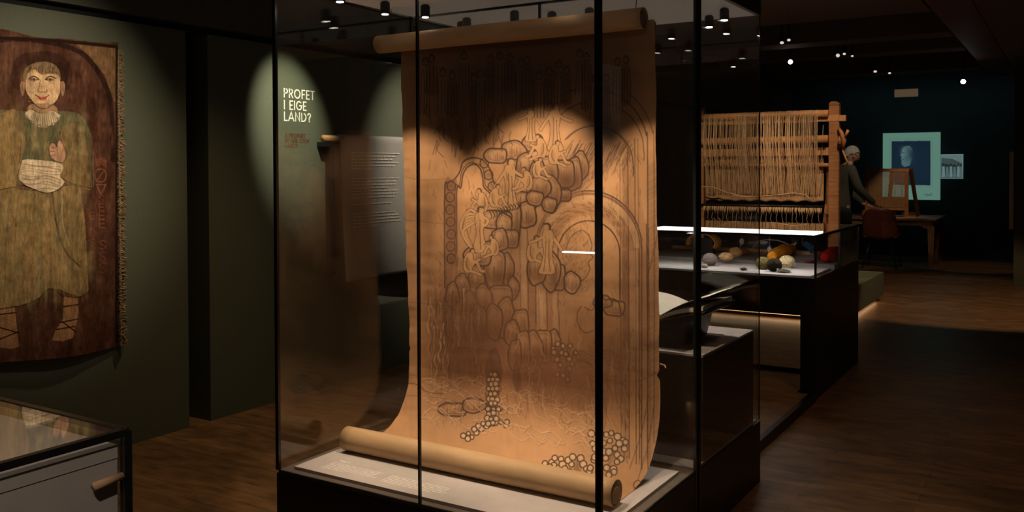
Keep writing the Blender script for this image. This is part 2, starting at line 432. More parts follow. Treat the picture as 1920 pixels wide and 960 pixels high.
g = G(); g.box(X0, X1, 2.41, 2.44, ZT, ZT+.16); g.box(X0, X1, 3.215, 3.241, ZT, ZT+.16); g.box(X0, X0+.03, 2.44, 3.215, ZT, ZT+.16); g.box(X1-.03, X1, 2.44, 3.215, ZT, ZT+.16); g.box(X0, X1, 2.41, 3.241, ZT+.15, ZT+.17)
g.build('hood', M_black, c1)
for x, y, l in ((-2.392, 2.862, 0), (-2.299, 3.01, 0), (-2.36, 2.56, 1), (-1.80, 2.56, 1), (-1.33, 2.56, 1), (-1.62, 2.95, 0)): mini_spot(x, y, c1, l)
# captions on the deck board: unreadable small pale lines
def caption(name, rows, x0, x1, y0, dy, z, M, parent, wlen=(.02, .05), th=.004, seed=1, tail=.5):
    rg = random.Random(seed); g = G()
    for r in range(rows):
        x = x0; e = x1 if r < rows-1 else x0+(x1-x0)*tail
        e -= rg.uniform(0, .1)*(x1-x0)
        while x < e:
            l = min(rg.uniform(*wlen), e-x); y = y0-r*dy
            g.box(x, x+l, y-th/2, y+th/2, z, z+.0006); x += l+th*1.2
    return tag(g.build(name, M, parent), kind='stuff')
M_cap = mat('pale caption ink', (.78, .76, .72), .7)
t = caption('caption_lines', 1, -2.40, -2.345, 2.585, .01, ZP+.012, M_cap, c1, seed=3, tail=1, th=.007)
t = caption('caption_lines', 6, -2.41, -2.15, 2.558, .013, ZP+.012, M_cap, c1, seed=4)
t = caption('caption_lines', 6, -2.12, -1.84, 2.558, .013, ZP+.012, M_cap, c1, seed=5, tail=.9)

# rear case with the book
c2 = thing('display_case', 'glass case behind the scroll case, with an open book on a grey topped block', 'display case', (-1.88, 3.64, 0))
B(X0, X1, 3.245, 4.045, 0, ZP-.006).build('plinth', M_black, c2)
B(X0+.004, X1-.012, 3.25, 4.03, ZP-.006, ZP).build('rim', M_deck, c2)
B(-1.95, -1.209, 3.337, 3.984, ZP, .690).build('pedestal_block', M_blackwood, c2)
g = G(); g.box(-1.95, -1.282, 3.337, 3.403, .690, .699); g.box(-1.95, -1.282, 3.808, 3.984, .690, .699); g.box(-1.282, -1.209, 3.337, 3.984, .690, .699); g.box(-1.95, -1.88, 3.403, 3.808, .690, .699)
g.build('block_rim', M_deck, c2)
B(-1.88, -1.282, 3.403, 3.808, .690, .694).build('inset_panel', mat('dark taupe inset', (.10, .085, .08), .7), c2)
for a, b in ((X0+.004, XM-.002), (XM+.002, X1-.004)):
    B(a, b, 4.032, 4.040, ZP, ZT).build('glass_pane', M_glass, c2)
B(X0, X0+.008, 3.25, 4.032, ZP, ZT).build('glass_pane', M_glass, c2)
B(X1-.008, X1, 3.262, 4.032, ZP, ZT).build('glass_pane', M_glass, c2)
strip(X1-.003, 3.256, 0, ZT+.1, .015, .020, 'corner_seal', M_seal, c2)
strip(X0+.005, 4.036, ZP, ZT, .010, .010, 'corner_seal', M_seal, c2)
strip(X1-.003, 4.036, ZP, ZT, .005, .008, 'corner_seal', M_edge, c2)
strip(XM, 4.036, ZP, ZT, .006, .010, 'seam_seal', M_edge, c2)
B(X0+.03, X1-.02, 3.27, 4.03, ZT, ZT+.01).build('bounce_glow_panel', M_panelgrey, c2)
g = G(); g.box(X0, X1, 3.246, 3.27, ZT, ZT+.16); g.box(X0, X1, 4.03, 4.045, ZT, ZT+.16); g.box(X0, X0+.03, 3.27, 4.03, ZT, ZT+.16); g.box(X1-.02, X1, 3.27, 4.03, ZT, ZT+.16); g.box(X0, X1, 3.246, 4.045, ZT+.15, ZT+.17)
g.build('hood', M_black, c2)
for x, y, l in ((-1.937, 3.445, 0), (-1.757, 3.452, 0), (-1.391, 3.917, 1), (-1.271, 3.769, 1), (-2.418, 3.44, 1), (-2.337, 3.368, 1), (-2.06, 3.333, 1), (-1.667, 3.913, 1)): mini_spot(x, y, c2, l)
# their light, and one extra downlight
for x, p, an in ((-2.40, 50, 59), (-1.79, 62, 68), (-1.29, 50, 59)):
    spot((x, 2.56, ZT-.06), (x+.02, 3.00, ZP+.55), p, an, WARM, .42, .008, 'case spotlight beam')
spot((-1.9, 2.6, ZT-.06), (-1.9, 2.62, .3), 24, 66, NEU, .9, .01, 'case spotlight beam')  # extra downlight without a fitting, added to brighten the deck
spot((-1.391, 3.917, ZT-.06), (-1.40, 3.60, .8), 38, 60, NEU, .6, .01, 'case spotlight beam')
spot((-1.271, 3.769, ZT-.06), (-1.35, 3.75, .7), 14, 70, NEU, .6, .01, 'case spotlight beam')

# open book on its cradle
cr_ = thing('book_cradle', 'black angled cradle under the open book', 'cradle', (-1.42, 3.6, .694))
g = G(); g.prism([(-1.50, .694), (-1.36, .694), (-1.335, .79), (-1.235, .842), (-1.235, .850), (-1.42, .80), (-1.62, .850), (-1.62, .842), (-1.515, .79)], 3.42, 3.80); g.build('stand', M_blackwood, cr_)
bk = thing('open_book', 'large open book with white pages lying in the black cradle', 'book', (-1.42, 3.6, .80))
def leafs(sgn, wd, rise, curve, y0, y1, th, n=10, x0=-1.42, z0=.803):
    top = []; bot = []
    for i in range(n+1):
        u = i/n; x = x0+sgn*wd*u; z = z0+rise*u+curve*math.sin(math.pi*min(u*1.2, 1))*.5
        top.append((x, z+th)); bot.append((x, z))
    return top+bot[::-1]
M_pages = mat('ivory pages', (.78, .74, .66), .8, noise=(30, .04))
G().prism([(-1.42, .802), (-1.228, .852), (-1.228, .858), (-1.42, .809), (-1.628, .858), (-1.628, .852)], 3.41, 3.79).build('cover', mat('dark cloth cover', (.05, .035, .03), .6), bk)
G().prism(leafs(-1, .195, .052, .016, 0, 0, .018, z0=.809), 3.42, 3.78).build('page_block', M_pages, bk)
G().prism(leafs(1, .180, .050, .016, 0, 0, .015, z0=.809), 3.42, 3.78).build('page_block', M_pages, bk)
G().prism(leafs(1, .235, .105, .02, 0, 0, .0012, z0=.826), 3.43, 3.775).build('loose_page', M_pages, bk)
G().prism(leafs(1, .150, .048, .012, 0, 0, .0012, z0=.828), 3.56, 3.76).build('printed_plate', mat('dark printed plate', (.06, .065, .07), .5), bk)

# ------------------------------------------------------------------ the scroll
sr = thing('scroll_drawing', 'tan paper scroll with charcoal cartoon, rolled at top and bottom, hanging in the tall case', 'drawing', (-1.88, 2.9, ZP+.012))
XL, XR = -2.470, -1.292
prof = []   # (y, z) along the sheet
for z in np.linspace(1.965, .56, 200): prof.append((3.055+.055*(1.965-z)/1.4, z))
R0 = .262; zc = .56; yc = 3.110-R0
for a in np.linspace(0, math.pi/2, 60)[1:]: prof.append((yc+R0*math.cos(a), zc-R0*math.sin(a)))
yl = prof[-1][0]; zl = prof[-1][1]
for y in np.linspace(yl, 2.705, 20)[1:]: prof.append((y, zl+(ZP+.0135-zl)*min(1, (yl-y)/.06)))
prof = np.array(prof); seg = np.hypot(*np.diff(prof, axis=0).T); sl = np.concatenate([[0], np.cumsum(seg)]); LEN = sl[-1]
NR, NC = 760, 480
tt = np.linspace(0, LEN, NR); Yp = np.interp(tt, sl, prof[:, 0]); Zp = np.interp(tt, sl, prof[:, 1])
ss = np.linspace(0, 1, NC)
edgeR = .002*np.sin(tt*9)+.0012*np.sin(tt*23+1)-.010*np.exp(-((tt-1.31)/.012)**2)
edgeL = .0015*np.sin(tt*11+2)+.002*np.sin(tt*31)*np.exp(-((tt-.9)/.5)**2)+.006*np.exp(-((tt-1.33)/.01)**2)
Xg = (XL+edgeL)[:, None]*(1-ss)[None]+(XR+edgeR)[:, None]*ss[None]
wav = (vnoise(NR, NC, 7, 3, 3, .45)-.5)*.010 + (vnoise(NR, NC, 26, 5, 2, .3)-.5)*.006
crk = (vnoise(NR, NC, 40, 8, 2, .35)-.5)*.010*np.exp(-ss/.12)[None] + .006*np.sin(ss*math.pi*3)[None]*np.ones((NR, 1))
damp = np.clip((LEN-tt)/.25, .0, 1)[:, None]*np.clip(tt/.1, 0, 1)[:, None]
ny = np.gradient(Zp, tt); nz = -np.gradient(Yp, tt)
Dn = (wav+crk)*damp
Pg = np.stack([Xg, Yp[:, None]+Dn*ny[:, None], Zp[:, None]+Dn*nz[:, None]], -1)

# ---- the cartoon, drawn stroke by stroke
cv = Canvas(725, 50, 1250, 965, 1.5, (.44, .245, .125))
cv.gain = (1.4, 1.8)
n1 = vnoise(cv.h, cv.w, 6, 21, 4); n2 = vnoise(cv.h, cv.w, 40, 22, 3, 1); n3 = vnoise(cv.h, cv.w, 30, 23, 3, 6)
cv.a *= (.76+.48*n1)[..., None]*(.90+.2*n2)[..., None]*(.93+.14*n3)[..., None]
INK = np.array((.055, .035, .028)); SEP = np.array((.17, .085, .050)); PALE = np.array((.60, .40, .245))
smk = np.clip((n3-.36)*3, 0, 1)
def smudge(cx, cy, rx, ry, al, ang=0, col=SEP): cv.soft(cx, cy, rx, ry, col, al, ang)
# broad stained / smudged regions; the top ones also paint shade above the beams
for a in [(960, 620, 150, 130, .28), (1120, 700, 90, 70, .3), (850, 620, 60, 110, .35), (900, 150, 110, 60, .75), (1010, 140, 80, 60, .7), (1150, 170, 60, 60, .55), (860, 210, 60, 60, .6), (900, 330, 60, 40, .15), (1120, 240, 45, 45, .5),
          (850, 560, 30, 60, .35), (870, 620, 45, 80, .60), (905, 560, 50, 50, .4), (930, 640, 40, 50, .35), (1020, 700, 80, 45, .55), (1080, 720, 60, 50, .5),
          (820, 690, 30, 70, .35), (990, 640, 40, 40, .3), (1160, 640, 40, 50, .3), (1190, 500, 14, 240, .35), (1165, 600, 8, 160, .3), (1225, 560, 10, 200, .3), (880, 480, 50, 50, .3),
          (1040, 520, 40, 40, .3), (940, 760, 120, 24, .25), (1075, 500, 22, 60, .3), (805, 500, 14, 150, .2)]:
    smudge(*a)
# nested arches (centre x 1104)
def arch(cx, top, rx, foot, wd, al, ry=None, x2=None):
    ry = ry or rx; pts = [(cx-rx, min(foot, 640))]+[(cx-rx, y) for y in np.linspace(min(foot, 640), top+ry, 4)[1:-1]]
    pts += [(cx-rx*math.cos(a), top+ry-ry*math.sin(a)) for a in np.linspace(0, math.pi, 16)]
    pts += [(cx+rx, y) for y in np.linspace(top+ry, foot, 5)[1:]]
    cv.stroke(pts, wd, INK, al)
for top, rx, foot, al in ((150, 122, 830, .35), (165, 110, 860, .5), (190, 92, 300, .4), (236, 72, 330, .5), (236, 66, 300, .3)):
    cx = 1104 if foot > 400 else 1115
    pts = [(cx+rx*math.cos(a), top+rx-rx*math.sin(a)) for a in np.linspace(0, math.pi*.78, 14)]
    cv.stroke([(cx+rx, foot), (cx+rx+1, (foot+top+rx)/2)]+pts, 1.6, INK, al)
for top, rx, foot, al, w_ in ((358, 99, 880, .75, 1.7), (363, 95, 860, .5, 1.2), (372, 120, 640, .0, 1), (414, 58, 560, .8, 1.7), (384, 84, 660, .25, 1)):
    if al: arch(1104, top, rx, foot, w_, al, ry=rx*1.05)
for x, y0, y1, al in ((974, 425, 640, .75), (988, 400, 650, .75), (1002, 470, 560, .3), (1046, 560, 650, .7), (1010, 560, 650, .5), (1024, 520, 650, .5), (1162, 300, 850, .3), (1177, 280, 860, .5), (1190, 260, 870, .45), (1196, 260, 870, .3), (1212, 420, 880, .5), (1216, 430, 880, .3), (958, 480, 620, .4)):
    cv.stroke([(x, y0), (x+2, (y0+y1)/2), (x+3, y1)], 1.4, INK, al)
cv.poly([(1166, 300), (1176, 300), (1180, 860), (1168, 860)], SEP, .35, False)
cv.poly([(1196, 330), (1210, 420), (1214, 870), (1200, 860)], SEP, .25, False)
# hatching
rg = random.Random(3)
for i in range(120):
    y = 300+i*4.6; cv.stroke([(1213, y+12), (1234, y)], 1, INK, rg.uniform(.15, .4), False)
for i in range(46):
    x = 1052+i*2.6; y = 262+rg.uniform(0, 26); cv.stroke([(x, y+rg.uniform(24, 50)), (x+18, y)], 1.1, INK, rg.uniform(.25, .5), False)
for i in range(40):
    x = 1046+rg.uniform(0, 60); y = 330+rg.uniform(-30, 24); cv.stroke([(x, y+10), (x+10, y)], 1, INK, .3, False)
for i in range(150):
    a = rg.uniform(0, math.pi); r = rg.uniform(60, 92); x = 1104+r*math.cos(a); y = 462-r*math.sin(a)
    cv.stroke([(x, y), (x+7*math.cos(a+1.2), y-7*math.sin(a+1.2))], .9, SEP, .45, False)
for i in range(90):
    x = 1052+rg.uniform(0, 50); y = 440+rg.uniform(0, 110); cv.stroke([(x, y), (x+rg.uniform(2, 8), y-rg.uniform(3, 9))], .9, INK, .22, False)
for i in range(60):
    x = 1166+rg.uniform(0, 12); y = rg.uniform(300, 860); cv.stroke([(x, y), (x+1, y+14)], .9, INK, .3, False)
# profile head shape inside the inner arch, kept plain
cv.stroke([(1104, 440), (1110, 460), (1106, 475), (1112, 482), (1103, 492), (1106, 505), (1098, 520), (1082, 535)], 1.4, INK, .45)
cv.stroke([(1060, 470), (1070, 445), (1090, 432), (1104, 440)], 1.3, INK, .4)
# left window border with a chain of discs
out = [(857, 545), (856, 365), (864, 352), (868, 328), (876, 314), (889, 308), (900, 316), (905, 332), (907, 350), (918, 362), (926, 375)]
cv.stroke(out, 1.8, INK, .8)
cv.stroke([(x-(3 if x < 890 else -3), y-3) for x, y in out], 1.2, INK, .6)
cv.stroke([(834, 540), (834, 360), (840, 343), (852, 336), (862, 322), (868, 304), (885, 296), (905, 300), (918, 316), (924, 336), (930, 352)], 1.8, INK, .75)
cv.poly([(835, 350), (848, 338), (857, 350), (856, 545), (836, 545)], SEP, .5)
for (x, y) in [(846, 349), (844, 370), (844, 393), (845, 416), (846, 439), (845, 462), (846, 485), (916, 328), (923, 350), (908, 306)]:
    cv.soft(x, y, 8, 8, SEP, .6); cv.stroke([(x+8*math.cos(a), y+9*math.sin(a)) for a in np.linspace(0, 6.28, 9)[:-1]], 1.5, INK, .8, closed=True)
# bands of the big arch and its pillars
def ring(r0, r1, c, al, foot=640, cy=466, cx=1104, a0=0, a1=math.pi):
    A = np.linspace(a0, a1, 20); P = [(cx+r1*math.cos(a), cy-r1*1.05*math.sin(a)) for a in A]; Q = [(cx+r0*math.cos(a), cy-r0*1.05*math.sin(a)) for a in A]
    cv.poly(P+Q[::-1], c, al, False)
ring(60, 76, SEP, .30); ring(84, 95, PALE, .35); ring(95, 101, SEP, .45)
for x0_, x1_, c_, al_ in ((975, 986, PALE, .3), (988, 1002, SEP, .5), (1004, 1020, PALE, .35), (1022, 1033, SEP, .35), (1036, 1046, PALE, .2), (1166, 1178, SEP, .4), (1196, 1212, SEP, .3), (1180, 1194, PALE, .2)): cv.poly([(x0_, 470), (x1_, 470), (x1_+3, 650), (x0_+3, 650)], c_, al_, False)
# cloud / rock lobes  (cx, cy, rx, ry, shade)
MID = np.array((.36, .205, .115))
cv.poly([(1096, 296), (1060, 288), (990, 300), (950, 300), (930, 360), (920, 400), (880, 420), (850, 500), (846, 600), (852, 720), (900, 745), (940, 700), (1030, 700), (1060, 640), (1000, 600), (980, 520), (1040, 480), (1010, 430), (1064, 380), (1100, 345)], MID, .45)
def lobe(x, y, rx, ry, d, e=2.25):
    rx *= rg.uniform(.9, 1.15); ry *= rg.uniform(.9, 1.12)
    ph = rg.uniform(0, 6); A = np.linspace(0, 2*math.pi, 17)[:-1]
    pts = [(x+rx*math.copysign(abs(math.cos(a))**(2/e), math.cos(a))*(1+.09*math.sin(3*a+ph)), y+ry*math.copysign(abs(math.sin(a))**(2/e), math.sin(a))*(1+.08*math.sin(4*a+ph))) for a in A]
    fill = np.array((.40, .225, .118))*(1-.35*d)
    cv.poly(pts, fill, .92); cv.soft(x-rx*.15, y-ry*.35, rx*.5, ry*.4, PALE, .25); cv.soft(x+rx*.35, y+ry*.45, rx*.6, ry*.55, SEP*.75, min(.95, d*1.6)); cv.soft(x-rx*.8, y+ry*.3, rx*.3, ry*.7, SEP*.75, min(1, d*1.4))
    cv.stroke([(x+(px-x)*.78, y+(py-y)*.80) for px, py in pts[9:15]], 1, INK, .22+.2*d); cv.stroke([(x+(px-x)*.62, y+(py-y)*.62) for px, py in pts[1:8]], 1, SEP, .5)
    for q in range(int(rx*.5)):
        a = rg.uniform(-.8, .8); cv.stroke([(x+rx*a, y-ry*.5+rg.uniform(0, ry*.6)), (x+rx*a*1.04, y+ry*rg.uniform(.2, .75))], .9, SEP, rg.uniform(.2, .5), False)
    cv.stroke(pts, 2.1, INK, .6+d*.5, closed=True)
L1 = [(1000, 268, 20, 16, .2), (962, 282, 22, 16, .25), (930, 292, 20, 15, .2), (985, 312, 18, 24, .4), (1088, 312, 15, 26, .45), (1076, 326, 16, 34, .55), (1052, 326, 24, 30, .6), (1026, 318, 20, 24, .45), (1008, 322, 14, 20, .3), (1056, 366, 15, 13, .6),
      (1034, 364, 19, 30, .45), (1012, 352, 22, 20, .4), (1030, 384, 14, 16, .35), (985, 376, 24, 15, .25), (988, 402, 17, 26, .35), (1003, 372, 14, 14, .25), (963, 416, 15, 36, .5), (930, 412, 28, 17, .25), (945, 425, 15, 24, .3),
      (958, 448, 14, 17, .45), (936, 450, 17, 22, .3), (912, 470, 22, 20, .25), (951, 505, 12, 28, .45), (928, 505, 19, 38, .5), (897, 480, 24, 20, .25), (1046, 520, 14, 26, .3), (1032, 508, 18, 34, .5), (1006, 502, 18, 34, .5),
      (962, 540, 11, 22, .4), (893, 524, 16, 24, .35), (866, 536, 15, 24, .45), (1072, 530, 15, 20, .3), (848, 552, 12, 22, .45), (938, 562, 22, 26, .35), (906, 562, 17, 26, .4), (880, 572, 15, 28, .45), (948, 596, 17, 34, .45), (926, 604, 14, 32, .4), (897, 606, 16, 34, .5),
      (868, 618, 16, 34, .55), (976, 606, 15, 26, .35), (960, 624, 13, 22, .3), (846, 606, 12, 30, .5), (1038, 648, 15, 30, .4), (1018, 650, 16, 34, .45), (1000, 660, 18, 40, .5), (980, 656, 16, 34, .35), (966, 666, 12, 28, .4), (850, 768, 26, 13, .25), (888, 760, 22, 13, .25), (1152, 578, 22, 14, .3), (1130, 566, 16, 12, .3)]
for l in L1: lobe(*l)
cv.soft(868, 640, 46, 80, SEP, .45); cv.soft(990, 700, 60, 40, SEP, .35); cv.soft(880, 560, 50, 60, SEP, .25)
# bank of stepped contours on the right under the arches
for i in range(9): cv.stroke([(1060+i*3, 672+i*7), (1088+i*2, 658+i*7), (1114, 668+i*8), (1140, 656+i*7), (1164, 672+i*6)], 1.1, (INK, SEP)[i % 2], .35)
cv.stroke([(1126, 548), (1134, 562), (1148, 560), (1160, 568), (1164, 588)], 1.8, INK, .6)
# little draped, winged and crouching figures: outlined limbs
FIL = np.array((.46, .265, .135))
def fig(x, y, h, kind='stand', flip=1):
    T = lambda q: (x+flip*q[0]*h, y+q[1]*h)
    if kind == 'stand':
        limbs = [([(.05, .22), (.20, .32), (.36, .38)], .055), ([(-.07, .22), (-.20, .40), (-.30, .56)], .055)]
        body = [(-.09, .15), (.0, .125), (.09, .15), (.11, .35), (.08, .55), (.12, .8), (.17, 1.0), (-.14, 1.0), (-.10, .75), (-.09, .5), (-.12, .32)]; head = (.02, .06)
        folds = [[(-.03, .3), (-.02, .6), (-.05, .97)], [(.04, .35), (.05, .65), (.08, .97)]]
    elif kind == 'wing':
        limbs = [([(.05, .22), (.18, .30), (.12, .42), (0, .40)], .06)]
        body = [(-.09, .16), (.08, .16), (.10, .4), (.07, .6), (.14, 1.0), (-.14, 1.0), (-.08, .6), (-.10, .4)]; head = (.02, .07)
        for q in range(6):
            P = [T(p) for p in ((-.06, .16+.03*q), (-.25-.03*q, .08+.10*q), (-.44+.06*q, .45+.11*q), (-.30+.035*q, .82+.03*q))]
            cv.stroke(P, .055*h+2.0, INK, .75, raw=True); cv.stroke(P, .055*h, FIL, 1, raw=True)
        folds = [[(0, .3), (0, .6), (.02, .97)]]
    else:
        limbs = [([(.02, .70), (.22, .48), (.38, .76), (.50, .80)], .09), ([(.0, .30), (.16, .46), (.36, .40)], .065), ([(-.02, .76), (.20, .84), (.38, .92)], .08)]
        body = [(-.02, .17), (.10, .20), (.12, .40), (.10, .62), (.08, .80), (-.10, .84), (-.20, .66), (-.18, .42), (-.10, .25)]; head = (.10, .11)
        folds = [[(-.08, .35), (-.10, .6), (0, .76)]]
    B_ = [T(p) for p in body]
    for P, w_ in limbs: cv.stroke([T(p) for p in P], w_*h+1.9, INK, .95, raw=True)
    cv.stroke(B_, 2.4, INK, .9, closed=True, raw=True); hx, hy = T(head); r = .075*h
    cv.soft(hx, hy, r+1.4, r+1.8, INK, .95, power=8)
    cv.poly(B_, FIL, 1)
    for P, w_ in limbs: cv.stroke([T(p) for p in P], w_*h, FIL, 1, raw=True)
    cv.soft(hx+flip*.012*h, hy+.015*h, r*.85, r, FIL, .95, power=6); cv.stroke([T((head[0]-.07, head[1]+.03)), T((head[0]-.04, head[1]-.06)), T((head[0]+.05, head[1]-.06))], .035*h, INK, .8, raw=True)
    for P in folds: cv.stroke([T(p) for p in P], 1, INK, .5)
    cx_, cy_ = T((-.05, .6)); cv.soft(cx_, cy_, .06*h, .25*h, SEP, .4)
for a in ((996, 200, 64, 'stand', -1), (1040, 194, 88, 'stand', 1), (1014, 250, 54, 'crouch', -1), (1040, 262, 54, 'crouch', 1), (956, 298, 92, 'stand', 1), (988, 312, 52, 'crouch', -1), (1008, 294, 46, 'crouch', 1),
          (928, 344, 52, 'crouch', 1), (904, 352, 54, 'crouch', -1), (900, 388, 82, 'wing', 1), (926, 440, 46, 'crouch', -1), (880, 464, 56, 'crouch', 1), (1000, 440, 60, 'crouch', 1), (1027, 420, 92, 'stand', -1)): fig(*a)
for i in range(12): cv.stroke([(918+i*5, 396-i*1.5), (922+i*5, 405-i*2), (920+i*5, 411-i*2)], 1.4, INK, .6)
# dim crowd along the top
for i in range(22):
    x = 795+i*18+rg.uniform(-5, 5); y = rg.uniform(100, 150); hh = rg.uniform(60, 100); wd = rg.uniform(6, 10)
    cv.poly([(x-wd*.7, y+8), (x+wd*.7, y+8), (x+wd, y+hh*.5), (x+wd*1.2, y+hh), (x-wd*1.2, y+hh), (x-wd, y+hh*.5)], (MID, SEP)[i % 2], .6)
    for q in range(4): cv.stroke([(x-wd+q*wd*.66, y+14), (x-wd+q*wd*.7+rg.uniform(-1, 1), y+hh*.5), (x-wd*1.1+q*wd*.75, y+hh)], 1.2, INK, .5)
    cv.soft(x, y, 5.5, 7, MID, .9, power=6); cv.stroke([(x+5.5*math.cos(a), y+7*math.sin(a)) for a in np.linspace(0, 6.28, 9)[:-1]], 1.2, INK, .7, closed=True)
    cv.stroke([(x-3, y-1), (x-1, y-1)], 1.1, INK, .7, False); cv.stroke([(x+1, y-1), (x+3, y-1)], 1.1, INK, .7, False); cv.stroke([(x-2, y+4), (x+2, y+4)], 1, INK, .6, False); cv.stroke([(x-5, y-3), (x, y-8), (x+5, y-3)], 2, INK, .6)
cv.soft(980, 120, 280, 75, INK, .62); cv.soft(920, 170, 130, 55, INK, .5); cv.soft(1080, 130, 90, 40, INK, .25); cv.soft(850, 240, 50, 40, INK, .45); cv.soft(900, 255, 60, 30, INK, .35); cv.soft(1132, 246, 34, 32, INK, .85); cv.soft(1000, 85, 240, 14, INK, .3)  # ink wash also paints shade under the roll and above the beams
for i in range(50):
    x = rg.uniform(800, 960); y = rg.uniform(190, 270); cv.stroke([(x, y), (x+rg.uniform(-6, 6), y+12), (x+rg.uniform(-8, 8), y+26)], 1.3, INK, .35)
# hanging hair-like strands, lower left, and vertical grain
for i in range(150):
    x = rg.uniform(800, 905); y = rg.uniform(540, 690); l = rg.uniform(25, 70); a = rg.uniform(-3, 3)
    cv.stroke([(x, y), (x+a, y+l*.35), (x-a, y+l*.7), (x+a*.5, y+l)], rg.choice((1, 1.3)), rg.choice((INK, SEP, SEP, PALE)), rg.uniform(.2, .5))
for i in range(110):
    x = rg.uniform(960, 1180); y = rg.uniform(620, 760); l = rg.uniform(20, 60); a = rg.uniform(-5, 5)
    cv.stroke([(x, y), (x+a, y+l*.4), (x-a, y+l)], 1.1, rg.choice((INK, SEP, PALE)), rg.uniform(.12, .35))
# root-like dark wedge and bubble columns
for a in (((915, 665), (928, 652), (938, 672), (942, 700), (932, 720), (914, 722), (910, 700)), ((962, 690), (970, 678), (976, 710), (972, 736), (964, 722)), ((912, 720), (940, 716), (930, 770), (944, 792), (926, 788), (914, 800), (912, 760)), ((1058, 690), (1066, 688), (1068, 715), (1060, 716)),
          ((1078, 858), (1092, 860), (1086, 900), (1076, 898)), ((1146, 838), (1160, 836), (1150, 862), (1138, 880))): cv.poly(a, INK, .62, tex=.6+.4*smk)
def bubble(x, y, r):
    x += rg.uniform(-1.6, 1.6); y += rg.uniform(-1.6, 1.6); r *= rg.uniform(.82, 1.12)
    cv.soft(x, y, r, r, PALE, .75, power=4); cv.stroke([(x+r*math.cos(a), y+r*1.02*math.sin(a)) for a in np.linspace(0, 6.28, 9)[:-1]], 1.7, INK, .85, closed=True)
for r_ in range(11):
    for c_ in range(2+(r_ % 2)): bubble(922+c_*8.5-(r_ % 2)*4+rg.uniform(-1.5, 1.5)-max(0, r_-7)*2, 702+r_*9.2, 4.6)
for i in range(5): bubble(912-i*9, 800+i*6+rg.uniform(-2, 2), 5); bubble(906-i*9, 794+i*6, 4.6)
for (x, y) in ((930, 792), (940, 790), (949, 797), (952, 790)): bubble(x, y, 4.8)
for (x, y) in ((1036, 652), (1046, 646), (1056, 650), (1070, 650), (1078, 660), (1040, 660), (1054, 660), (1066, 672), (1046, 674), (1050, 684), (1062, 664), (1066, 690), (1044, 702), (1056, 704), (1064, 712)): bubble(x, y, 5)
for (x, y) in ((1022, 868), (1034, 866), (1040, 858), (1052, 862), (1056, 870), (1066, 862), (1074, 858), (1070, 872), (1090, 858), (1046, 876), (1060, 880), (1040, 872), (1094, 870), (1098, 880), (1104, 884), (1106, 876), (1030, 876), (1068, 884), (1112, 862)): bubble(x, y, 6)
for (x, y) in ((1108, 812), (1136, 815), (1126, 812), (1146, 812), (1158, 818), (1168, 826), (1160, 832), (1144, 826), (1132, 832), (1112, 832), (1118, 842), (1130, 848), (1142, 846), (1158, 852), (1170, 840), (1172, 830), (1164, 862), (1156, 866), (1114, 858), (1134, 860), (1138, 876), (1150, 880), (1152, 886), (1140, 890), (1154, 842)): bubble(x, y, 6)
cv.stroke([(1070, 690), (1090, 676), (1112, 690), (1124, 715)], 1.5, INK, .4)
cv.stroke([(1090, 574), (1082, 590), (1086, 612), (1098, 624), (1112, 620)], 1.3, INK, .5); cv.stroke([(1096, 576), (1108, 582), (1118, 574)], 1.3, INK, .5)
# pale chalk waves at the foot
cv.gain = (1.0, 1.0)
for i in range(120):
    x = rg.uniform(760, 1110); y = 738+(x-770)*.17+rg.uniform(-40, 52); l = rg.uniform(18, 40); h_ = rg.uniform(5, 14); s_ = rg.choice((-1, 1)); t0 = rg.uniform(0, 3)
    P = [(x+l*t, y-h_*math.sin(t*3.6+t0)*(.6+.4*t)-s_*l*.25*t) for t in np.linspace(0, 1, 7)]
    cv.stroke([(p[0]+1.5, p[1]+2.2) for p in P], 1.4, SEP, rg.uniform(.25, .6)); cv.stroke(P, 1.2, PALE*1.08, rg.uniform(.35, .75))
# sooty grain: short charcoal marks over the drawn field
for i in range(2600):
    x = rg.uniform(800, 1205); y = rg.uniform(290, 800); d_ = (.5+.5*math.sin(x*.031+y*.013))*(.5+.5*math.sin(y*.027-x*.017+1))
    if rg.random() > .25+.75*d_: continue
    l = rg.uniform(4, 18); a_ = rg.gauss(1.45, .35)
    cv.stroke([(x, y), (x+l*math.cos(a_), y+l*math.sin(a_))], rg.choice((.9, 1.1, 1.5)), rg.choice((INK, INK, SEP)), rg.uniform(.2, .6), False)
for (x, y, rx, ry, al) in ((870, 600, 40, 70, .5), (905, 650, 40, 50, .45), (860, 690, 40, 40, .35), (1030, 700, 70, 40, .45), (1090, 740, 60, 36, .35), (960, 470, 24, 40, .35), (1160, 700, 40, 60, .3), (940, 545, 50, 40, .3), (1180, 420, 10, 160, .3), (1066, 350, 40, 40, .25), (846, 420, 14, 90, .3), (806, 460, 14, 110, .22), (1128, 300, 30, 30, .35)):
    cv.soft(x, y, rx, ry, SEP*.7, min(.9, al*1.35))
cv.gain = (1.25, 1.5)
for a in (((915, 665), (928, 650), (938, 672), (942, 700), (934, 720), (914, 722), (908, 700)), ((962, 690), (970, 676), (978, 710), (973, 738), (963, 722)), ((912, 720), (936, 716), (930, 770), (944, 792), (926, 788), (914, 800), (910, 760)), ((1058, 690), (1068, 688), (1070, 716), (1060, 718))): cv.poly(a, INK, .55, tex=.5+.5*smk)
for r_ in range(11):
    for c_ in range(2+(r_ % 2)): bubble(920+c_*8.5-(r_ % 2)*4-max(0, r_-7)*2, 702+r_*9.2, 4.8)
